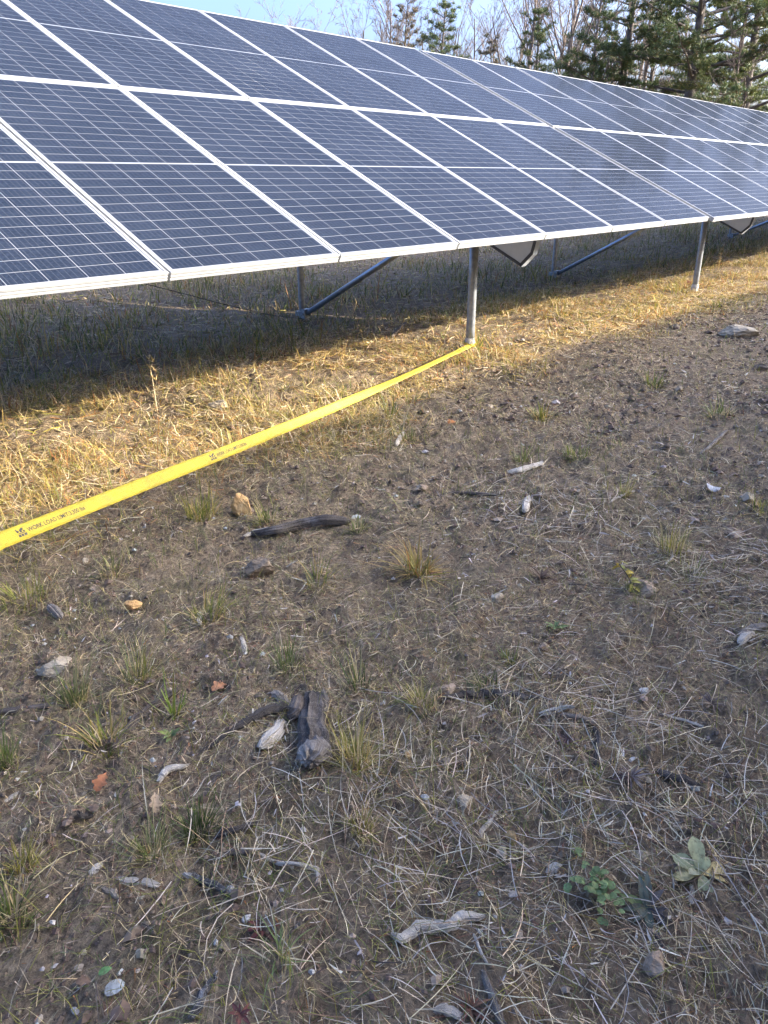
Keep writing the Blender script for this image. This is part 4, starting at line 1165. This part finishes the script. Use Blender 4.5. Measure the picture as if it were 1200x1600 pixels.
fallen_leaf(155, 1530, 22, 12, 'small bright green leaf above the silvery one', (.13, .26, .09), 30, .3, 'lance', .5)
fallen_leaf(352, 1480, 22, 13, 'tan bit of leaf near the tiny upright pebble', (.30, .22, .13), -60, .4)
fallen_leaf(1112, 772, 30, 22, 'crumpled whitish leaf glinting on the right slope', (.60, .60, .60), 60, .5, 'round', 1.2)
fallen_leaf(120, 1600 - 58, 26, 14, 'brown leaf scrap at the bottom left', (.22, .14, .09), 10, .2)
fallen_leaf(285, 730 + 560, 20, 12, 'yellowish leaf scrap beside the dark green tuft', (.36, .30, .12), 120, .2)
fallen_leaf(795, 1408, 20, 12, 'grey leaf scrap in the straw left of the clover-leaved weed', (.30, .28, .25), 40, .2)
fallen_leaf(700, 665, 18, 12, 'orange leaf scrap at the rim of the shade below the strap post', (.42, .18, .06), 30, .4)
fallen_leaf(1075, 447, 20, 16, 'dark red leaf heap beside the far post', (.18, .07, .04), 30, .5)

# ------------------------------------------------------------------ yellow strap
ST_W = .050
A3 = CAM_P + pix_ray(0, 845) * 2.2
B3 = np.array([3.54 - .055, POST_F - .035, float(ground_h(3.54, POST_F)) + .045])
def strap_c(t):
    p = A3 + (B3 - A3) * t
    if 0 <= t <= 1: p = p + np.array([0, 0, -.030 * math.sin(math.pi * t)])
    if t < 0:                                         # beyond the frame it sinks to the earth
        q = A3 + (B3 - A3) * t
        k = min(1, -t / .35)
        q[2] = A3[2] + (float(ground_h(q[0], q[1])) + .01 - A3[2]) * (k * k * (3 - 2 * k))
        p = q
    return p
def strap_frame(t):
    c = strap_c(t)
    tan = strap_c(t + .004) - strap_c(t - .004); tan /= np.linalg.norm(tan)
    view = CAM_P - c; view /= np.linalg.norm(view)
    face0 = CAM_P - strap_c(0.15); face0 /= np.linalg.norm(face0)
    n0 = face0 - tan * (face0 @ tan); n0 /= np.linalg.norm(n0)
    w0 = np.cross(n0, tan); w0 /= np.linalg.norm(w0)           # across the strap
    if w0[2] < 0: w0 = -w0
    phi = RAD(10) + RAD(38) * float(sstep(.42, .72, t)) + .05 * math.sin(t * 23) + .07 * math.sin(t * 9 + 1)
    n1 = np.cross(tan, w0)
    if n1 @ face0 < 0: n1 = -n1
    w = w0 * math.cos(phi) - n1 * math.sin(phi)               # lies flatter towards the post
    nn = n1 * math.cos(phi) + w0 * math.sin(phi)
    return c, tan, w, nn
def strap_pt(t, s_, off=0.0):
    c, tan, w, nn = strap_frame(t)
    return c + w * s_ * ST_W * .5 + nn * off
ts = np.concatenate([np.linspace(-.7, -.02, 30), np.linspace(0, 1, 120)])
vs, fs, uv = [], [], []
th = .0011
cols_s = (-1, -.5, 0, .5, 1)
for t in ts:
    for s_ in cols_s:
        vs.append(strap_pt(t, s_, th + .0012 * math.cos(s_ * 1.5)))
    for s_ in cols_s[::-1]:
        vs.append(strap_pt(t, s_, -th + .0012 * math.cos(s_ * 1.5)))
m = 10
Lt = np.linalg.norm(B3 - A3)
for i in range(len(ts) - 1):
    for k in range(m):
        k2 = (k + 1) % m
        fs.append((i * m + k, i * m + k2, (i + 1) * m + k2, (i + 1) * m + k))
fs += [tuple(range(m)), tuple((len(ts) - 1) * m + k for k in reversed(range(m)))]
strap = empty('tie_down_strap', tuple(B3))
tag(strap, 'bright yellow tie-down strap with black lettering tied to the post base', 'strap')
def world_child(name, vs, fs, mat, smooth=True, uvs=None):
    vv = np.array([np.array(v) - B3 for v in vs])
    me = bpy.data.meshes.new(name)
    me.from_pydata([tuple(v) for v in vv], [], fs)
    me.materials.append(mat)
    if smooth: me.polygons.foreach_set('use_smooth', [True] * len(me.polygons))
    return link(name, me, strap)
wb = world_child('webbing', vs, fs, MAT['strap'])
uvl = wb.data.uv_layers.new(name='UVMap')
for li, lp in enumerate(wb.data.loops):
    i, k = divmod(lp.vertex_index, m)
    uvl.data[li].uv = (ts[i] * Lt, (k if k < 5 else 9 - k) / 4 * ST_W)
# loop round the post and its loose tail
vs, fs = [], []
ring_c = np.array([3.54, POST_F, B3[2] + .008])
for i in range(25):
    a = math.pi * 2 * i / 24
    tw = .016
    for dz, rr in ((-tw, .0560), (tw, .0540), (tw, .0520), (-tw, .0540)):
        vs.append(ring_c + np.array([math.cos(a) * rr, math.sin(a) * rr, dz + .012 * math.sin(a + .6)]))
for i in range(24):
    for k in range(4):
        fs.append((i * 4 + k, i * 4 + (k + 1) % 4, (i + 1) * 4 + (k + 1) % 4, (i + 1) * 4 + k))
lp_ = world_child('post_loop', vs, fs, MAT['strap'])
u2 = lp_.data.uv_layers.new(name='UVMap')

def t_at_px(px):
    lo, hi = -.2, 1.0
    for _ in range(40):
        mid = (lo + hi) / 2
        d = strap_c(mid) - CAM_P
        x = 600 + CAM_F * (d @ AX_R) / (d @ AX_F)
        if x < px: lo = mid
        else: hi = mid
    return (lo + hi) / 2
def print_on_strap(name, me, t0, t1, s0, s1, mat):
    """bend a flat mesh (x 0..1, y 0..1) onto the strap face"""
    vv = np.zeros(len(me.vertices) * 3, np.float32)
    me.vertices.foreach_get('co', vv); vv = vv.reshape(-1, 3)
    out = np.array([strap_pt(t0 + (t1 - t0) * x_, s0 + (s1 - s0) * y_, th + .0012 * math.cos((s0 + (s1 - s0) * y_) * 1.5) + .0006) - B3 for x_, y_, _ in vv])
    me.vertices.foreach_set('co', out.astype(np.float32).ravel())
    me.update()
    me.materials.clear(); me.materials.append(mat)
    return link(name, me, strap)
def text_mesh(body):
    cu = bpy.data.curves.new('lettering', 'FONT')
    cu.body = body
    cu.resolution_u = 3
    cu.offset = .012
    ob = bpy.data.objects.new('lettering_tmp', cu)
    COL.objects.link(ob)
    dg = bpy.context.evaluated_depsgraph_get()
    me = bpy.data.meshes.new_from_object(ob.evaluated_get(dg))
    bpy.data.objects.remove(ob)
    vv = np.zeros(len(me.vertices) * 3, np.float32)
    me.vertices.foreach_get('co', vv); vv = vv.reshape(-1, 3)
    vv[:, 0] = (vv[:, 0] - vv[:, 0].min()) / np.ptp(vv[:, 0])
    vv[:, 1] = vv[:, 1] / .73
    vv[:, 2] = 0
    me.vertices.foreach_set('co', vv.ravel()); me.update()
    # subdivide so that letters bend with the strap
    return me
def emblem_mesh():
    """a little crest: hooked figure over a solid block, with a gap line"""
    polys = [[(.05, .55), (.30, .55), (.30, .75), (.18, .80), (.10, 1.0), (.0, .90)],
             [(.38, .50), (.62, .50), (.62, .66), (.80, .72), (.95, .95), (.70, 1.0), (.55, .86), (.40, .82)],
             [(.70, .50), (.95, .50), (.95, .62), (.78, .64)],
             [(.10, .36), (.92, .36), (.92, .45), (.10, .45)],
             [(.02, .02), (.30, .02), (.30, .29), (.02, .29)], [(.36, .02), (.62, .02), (.62, .29), (.36, .29)], [(.68, .02), (1.0, .02), (1.0, .29), (.68, .29)]]
    mb = MB()
    for p in polys:
        mb.add([(x_, y_, 0) for x_, y_ in p], [tuple(range(len(p)))])
    return mb.mesh('emblem', None)
for e0, e1, x0, x1 in ((26, 39, 42, 131), (327.5, 336, 338, 384)):
    print_on_strap('emblem', emblem_mesh(), t_at_px(e0), t_at_px(e1), -.55, .55, MAT['ink'])
    print_on_strap('lettering', text_mesh('WORK LOAD LIMIT:3,300 lbs'), t_at_px(x0), t_at_px(x1), -.28, .30, MAT['ink'])

# ------------------------------------------------------------------ black cable sagging under the table
def on_plane_y(px, py, Y):
    d = pix_ray(px, py)
    return CAM_P + d * ((Y - CAM_P[1]) / d[1])
cps = [np.array([-1.4, 3.02, .55]), np.array([-1.1, 2.6, .0]), on_plane_y(120, 418, 2.3), on_plane_y(245, 448, 2.4), on_plane_y(345, 474, 2.6), on_plane_y(425, 493, 2.8), np.array([3.5, 2.98, float(ground_h(3.5, 3.0)) + .03])]
cb = MB().tube([tuple(p) for p in cps], .003, 6).build('cable', MAT['plastic_black'], None, True)
tag(cb, 'thin black cable sagging under the panels toward the back post', 'cable')

# ------------------------------------------------------------------ trees beyond the array
class TB:
    """tapered limbs as fast arrays"""
    def __init__(self): self.v, self.f, self.n = [], [], 0
    def limb(self, pts, rad, k=5):
        pts = np.asarray(pts, float); m_ = len(pts)
        tan = np.gradient(pts, axis=0)
        tan /= np.linalg.norm(tan, axis=1)[:, None] + 1e-9
        ref = np.array([0.3, 0.9, .1]) if abs(tan[0][2]) > .8 else np.array([0, 0, 1.0])
        a = np.cross(tan, ref); a /= np.linalg.norm(a, axis=1)[:, None] + 1e-9
        b = np.cross(a, tan)
        an = np.arange(k) * 2 * np.pi / k
        ring = pts[:, None] + (a[:, None] * np.cos(an)[None, :, None] + b[:, None] * np.sin(an)[None, :, None]) * np.asarray(rad)[:, None, None]
        self.v.append(ring.reshape(-1, 3))
        i, j = np.meshgrid(np.arange(m_ - 1), np.arange(k), indexing='ij')
        q = np.stack([i * k + j, i * k + (j + 1) % k, (i + 1) * k + (j + 1) % k, (i + 1) * k + j], -1).reshape(-1)
        self.f.append(q + self.n); self.n += m_ * k
    def mesh(self, name, mat):
        v = np.concatenate(self.v); f = np.concatenate(self.f)
        return mesh_np(name, v, f, np.full(len(f) // 4, 4), mat, smooth=True)
def rot_about(v, ax, an):
    ax = ax / np.linalg.norm(ax)
    return v * math.cos(an) + np.cross(ax, v) * math.sin(an) + ax * (ax @ v) * (1 - math.cos(an))

def bare_tree(H, seed, spread=.5, levels=4, twig=1.0):
    R = np.random.default_rng(seed)
    tr, br = TB(), TB()
    def grow(p, d, L, r, lev):
        n = 12 if lev == 0 else (5 if lev == 1 else 3)
        pts = [p]; dd = d.copy()
        for i in range(n):
            dd = dd + R.normal(0, .07 if lev else .03, 3) + np.array([0, 0, .06 if lev else .02])
            dd /= np.linalg.norm(dd)
            pts.append(pts[-1] + dd * L / n)
        rad = np.linspace(r, r * (.35 if lev else .18), n + 1)
        (br if lev else tr).limb(pts, rad, 6 if lev == 0 else (4 if lev < 2 else 3))
        if lev >= levels: return
        nb = [int(15 * twig), 6, 5, 3][lev]
        for k in range(nb):
            t = R.uniform(.28 if lev == 0 else .2, 1.0)
            i = min(int(t * n), n - 1)
            q = pts[i] + (pts[i + 1] - pts[i]) * (t * n - i)
            ax = np.cross(dd, R.normal(0, 1, 3))
            nd_ = rot_about(dd if lev else np.array([0, 0, 1.0]), ax, R.uniform(.45, 1.0) * (.55 + spread))
            grow(q, nd_, L * R.uniform(.28, .52) * (1.15 - .5 * t), max(rad[i] * R.uniform(.35, .6), .012), lev + 1)
    grow(np.array([0, 0, -.3]), np.array([0, 0, 1.0]), H, H * .012 + .03, 0)
    return tr, br
def pine_tree(H, seed, width=.24, start=.2, dens=1.0, droop=.0, irr=.35, cols=None, thick=1.0):
    R = np.random.default_rng(seed)
    tr, br = TB(), TB()
    lean = R.normal(0, .02, 2)
    hs = np.linspace(0, 1, 14)
    tp = np.stack([lean[0] * H * hs + .12 * np.sin(hs * 5 + seed), lean[1] * H * hs + .12 * np.cos(hs * 4 + seed), hs * H - .3], 1)
    tr.limb(tp, np.linspace(H * .017 * thick + .03, .02, 14), 9)
    ned = []
    z = start
    while z < .985:
        nb = R.integers(3, 6)
        a0 = R.uniform(0, 6.28)
        prof = (1 - z) ** .75 * (.35 + .65 * min(1, (z - start) / .22 + .3))
        for k in range(nb):
            if R.random() > dens: continue
            a = a0 + 6.28 * k / nb + R.normal(0, .3)
            L = H * width * prof * (1 + R.normal(0, irr)) + .35
            if L < .3: continue
            p = np.array([np.interp(z, hs, tp[:, 0]), np.interp(z, hs, tp[:, 1]), z * H - .3 + R.normal(0, .12)])
            n = 6
            el = R.normal(.12 - droop + .5 * z * z, .12)
            pts = [p]
            for i in range(n):
                e = el + .25 * (i / n) ** 2
                a += R.normal(0, .07)
                pts.append(pts[-1] + np.array([math.cos(a) * math.cos(e), math.sin(a) * math.cos(e), math.sin(e)]) * L / n)
            br.limb(pts, np.linspace(.014 * L + .015, .008, n + 1), 4)
            nt = max(3, int(L * 4.2))
            for q in range(nt):
                t = R.uniform(.28, 1.0)
                i = min(int(t * n), n - 1)
                b0_ = pts[i] + (pts[i + 1] - pts[i]) * (t * n - i)
                aa = a + R.choice([-1, 1]) * R.uniform(.3, 1.2)
                l2 = L * R.uniform(.12, .30) * (1.25 - t * .6) + .15
                e2 = b0_ + np.array([math.cos(aa) * l2, math.sin(aa) * l2, l2 * R.uniform(-.05, .4)])
                br.limb([b0_, (b0_ + e2) / 2, e2], [.012, .009, .005], 3)
                m_ = int(5 + l2 * 16)
                s_ = R.uniform(.25, 1.05, m_)[:, None]
                ned.append(b0_ + (e2 - b0_) * s_ + R.normal(0, .05, (m_, 3)))
        z += R.uniform(.028, .055) * (13 / H) ** .4
    c = np.concatenate(ned)
    per = 6
    pos = np.repeat(c, per, 0)
    N = len(pos)
    cols = cols or [(4, (.060, .098, .040)), (3, (.090, .125, .045)), (1.5, (.13, .150, .050)), (.6, (.19, .155, .06))]
    tint = np.repeat(pick(len(c), cols, .2), per, 0)
    v = blades(pos, R.uniform(0, 6.28, N), R.uniform(.10, .24, N), R.uniform(.026, .05, N), np.abs(R.normal(.95, .45, N)), R.normal(0, .3, N), tint, 1, tint * 1.1, R.uniform(-1.5, 1.5, N))
    return tr, br, v
def add_tree(proto, x, y, label, rz, sc=1.0, group='trees beyond the array'):
    name, tm, bm_, cm, cname = proto
    o = empty(name, (x, y, float(ground_h(x, y)) - .05), rz)
    o.scale = (sc, sc, sc)
    tag(o, label, 'tree', group)
    link('trunk', tm, o)
    if bm_: link('branches', bm_, o)
    if cm: tag(link('crown', cm, o), None)
    return o
def pine_proto(*a, bark='bark_pine', **k):
    tr, br, nv = pine_tree(*a, **k)
    return ('pine_tree', tr.mesh('pine_trunk', MAT[bark]), br.mesh('pine_limbs', MAT[bark]), mesh_np('pine_crown', nv[0], nv[1], nv[2], MAT['needle'], cols=nv[3]), 'crown')
def bare_proto(*a, bark='bark_bare', **k):
    tr, br = bare_tree(*a, **k)
    return ('bare_tree', tr.mesh('bare_trunk', MAT[bark]), None, br.mesh('bare_crown', MAT[bark]), 'crown')
BRN = [(3, (.16, .125, .075)), (3, (.105, .11, .05)), (2, (.20, .15, .085))]
YEL = [(3, (.10, .135, .045)), (3, (.15, .175, .055)), (1, (.20, .19, .065))]
P_NARROW = pine_proto(12, 3, .15, .12, 1.0, cols=BRN)
P_MID = pine_proto(12, 5, .20, .18, .9, irr=.5)
P_BIG = pine_proto(16, 8, .24, .12, .9, irr=.45)
P_WIDE = pine_proto(16, 12, .36, .16, .82, irr=.45, thick=1.15)
P_YEL = pine_proto(15, 15, .28, .10, .88, cols=YEL)
B_A = bare_proto(13, 21, .35)
B_B = bare_proto(14, 22, .2, 4, 1.2)
B_C = bare_proto(11, 23, .5, bark='bark_brown')
B_TALL = bare_proto(20, 24, .12, 4, 1.3)
def tree_at(px, dist):
    d = pix_ray(px, 60); h = d[:2] / np.linalg.norm(d[:2])
    return CAM_P[0] + h[0] * dist, CAM_P[1] + h[1] * dist
def T(proto, px, dist, label, rz, sc=1.0):
    x_, y_ = tree_at(px, dist)
    return add_tree(proto, x_, y_, label, rz, sc)
T(B_A, 500, 60, 'bare grey tree farthest to the left above the panels', .3, .80)
T(B_C, 572, 58, 'bare brown tree second from the left above the panels', 1.3, .92)
T(B_B, 600, 52, 'slim bare tree just left of the narrow brownish pine', 2.2, .76)
T(P_NARROW, 622, 52, 'narrow brownish pine with a pointed top', .5, .93)
T(B_C, 652, 56, 'bare brown tree between the brownish pine and the green pine', 4.0, .88)
T(P_MID, 684, 50, 'lopsided green pine standing alone against the sky', .9, .86)
T(B_A, 742, 58, 'thin bare tree right of the lopsided green pine', 2.8, .82)
T(P_NARROW, 778, 55, 'short brownish pine low above the panel edge', 2.0, .78)
T(B_B, 822, 56, 'tall bare tree with fine upright twigs left of the mid pine', 3.6, .98)
T(P_MID, 846, 52, 'mid-sized green pine among bare trees', 3.1, .86)
T(B_TALL, 888, 55, 'tallest pale bare tree left of the large pines', 1.0, .82)
T(B_C, 872, 58, 'brown bare tree behind the mid pine', 2.4, 1.05)
T(B_A, 925, 46, 'thin crooked bare tree close to the first large pine', 5.2, .86)
T(P_BIG, 968, 46, 'first large dark green pine', 1.1, .92)
T(B_B, 1022, 56, 'bare tree in the gap between the two largest pines', .4, .9)
T(P_WIDE, 1088, 44, 'largest pine with a thick leaning trunk and wide level limbs', 2.7, 1.0)
T(P_YEL, 1150, 56, 'yellow-green pine behind the largest pine', 1.9, 1.0)
T(P_YEL, 1192, 44, 'yellow-green pine at the right edge', 4.4, 1.0)
T(B_A, 1172, 42, 'slender pale sapling near the right edge', 1.2, .55)
T(B_C, 1100, 50, 'brown bare tree under the limbs of the largest pine', .2, .75)
T(P_BIG, 1030, 60, 'dark pine set back between the two largest pines', 3.3, .85)
T(P_MID, 925, 60, 'green pine set back behind the thin crooked tree', .2, 1.05)
T(P_BIG, 1270, 50, 'dark pine just outside the right edge', 2.2, .66)
T(P_WIDE, 1400, 52, 'broad pine farther along the wood edge', .7, .62)
T(P_YEL, 1540, 50, 'yellow-green pine farthest along the wood edge', 3.7, .62)

# the wood behind: reads as one grey-brown mass
def far_wood():
    V, F, n = [], [], 0
    R = np.random.default_rng(99)
    protos = []
    for pr in (bare_proto(13, 31, .35, 3, 1.0), bare_proto(12, 32, .5, 3, 1.0), bare_proto(14, 33, .2, 3, 1.1)):
        for me in (pr[1], pr[3]):
            vv = np.zeros(len(me.vertices) * 3, np.float32); me.vertices.foreach_get('co', vv)
            ff = np.zeros(len(me.loops), np.int32); me.loops.foreach_get('vertex_index', ff)
            protos.append((vv.reshape(-1, 3), ff))
    for k in range(34):
        az = R.uniform(RAD(20), RAD(92)); dist = R.uniform(60, 82)
        sc = R.uniform(.6, .92) * (1 + .2 * (az > RAD(54)) - .3 * (az > RAD(71))); rz = R.uniform(0, 6.28)
        which = R.integers(0, 3)
        for vv, ff in (protos[which * 2], protos[which * 2 + 1]):
            c_, s_ = math.cos(rz), math.sin(rz)
            q = np.stack([vv[:, 0] * c_ - vv[:, 1] * s_, vv[:, 0] * s_ + vv[:, 1] * c_, vv[:, 2]], 1) * sc
            q += np.array([CAM_P[0] + math.sin(az) * dist, CAM_P[1] + math.cos(az) * dist, -1.1])
            V.append(q); F.append(ff + n); n += len(q)
    V, F = np.concatenate(V), np.concatenate(F)
    o = link('far_wood', mesh_np('far_wood', V, F, np.full(len(F) // 4, 4), MAT['bark_brown'], smooth=True))
    tag(o, 'grey-brown mass of leafless wood behind the nearer trees', 'wood', kind='stuff')
far_wood()
def undergrowth():
    n = 12000
    R = np.random.default_rng(5)
    az = R.uniform(RAD(15), RAD(95), n); dist = R.uniform(47, 66, n)
    x_ = CAM_P[0] + np.sin(az) * dist; y_ = CAM_P[1] + np.cos(az) * dist
    c = pick(n, [(3, (.17, .125, .085)), (2, (.12, .085, .06)), (2, (.20, .16, .12)), (1, (.08, .085, .035))])
    v = blades(np.stack([x_, y_, np.full(n, -1.1) + R.uniform(0, 2.5, n) ** 1], 1), R.uniform(0, 6.28, n), R.uniform(.8, 3.2, n), R.uniform(.03, .09, n), np.abs(R.normal(.35, .3, n)), R.normal(0, .5, n), c, 3)
    o = blade_obj('undergrowth', [v], MAT['straw'])
    tag(o, 'brown leafless brush filling the foot of the wood', 'undergrowth', kind='stuff')
undergrowth()
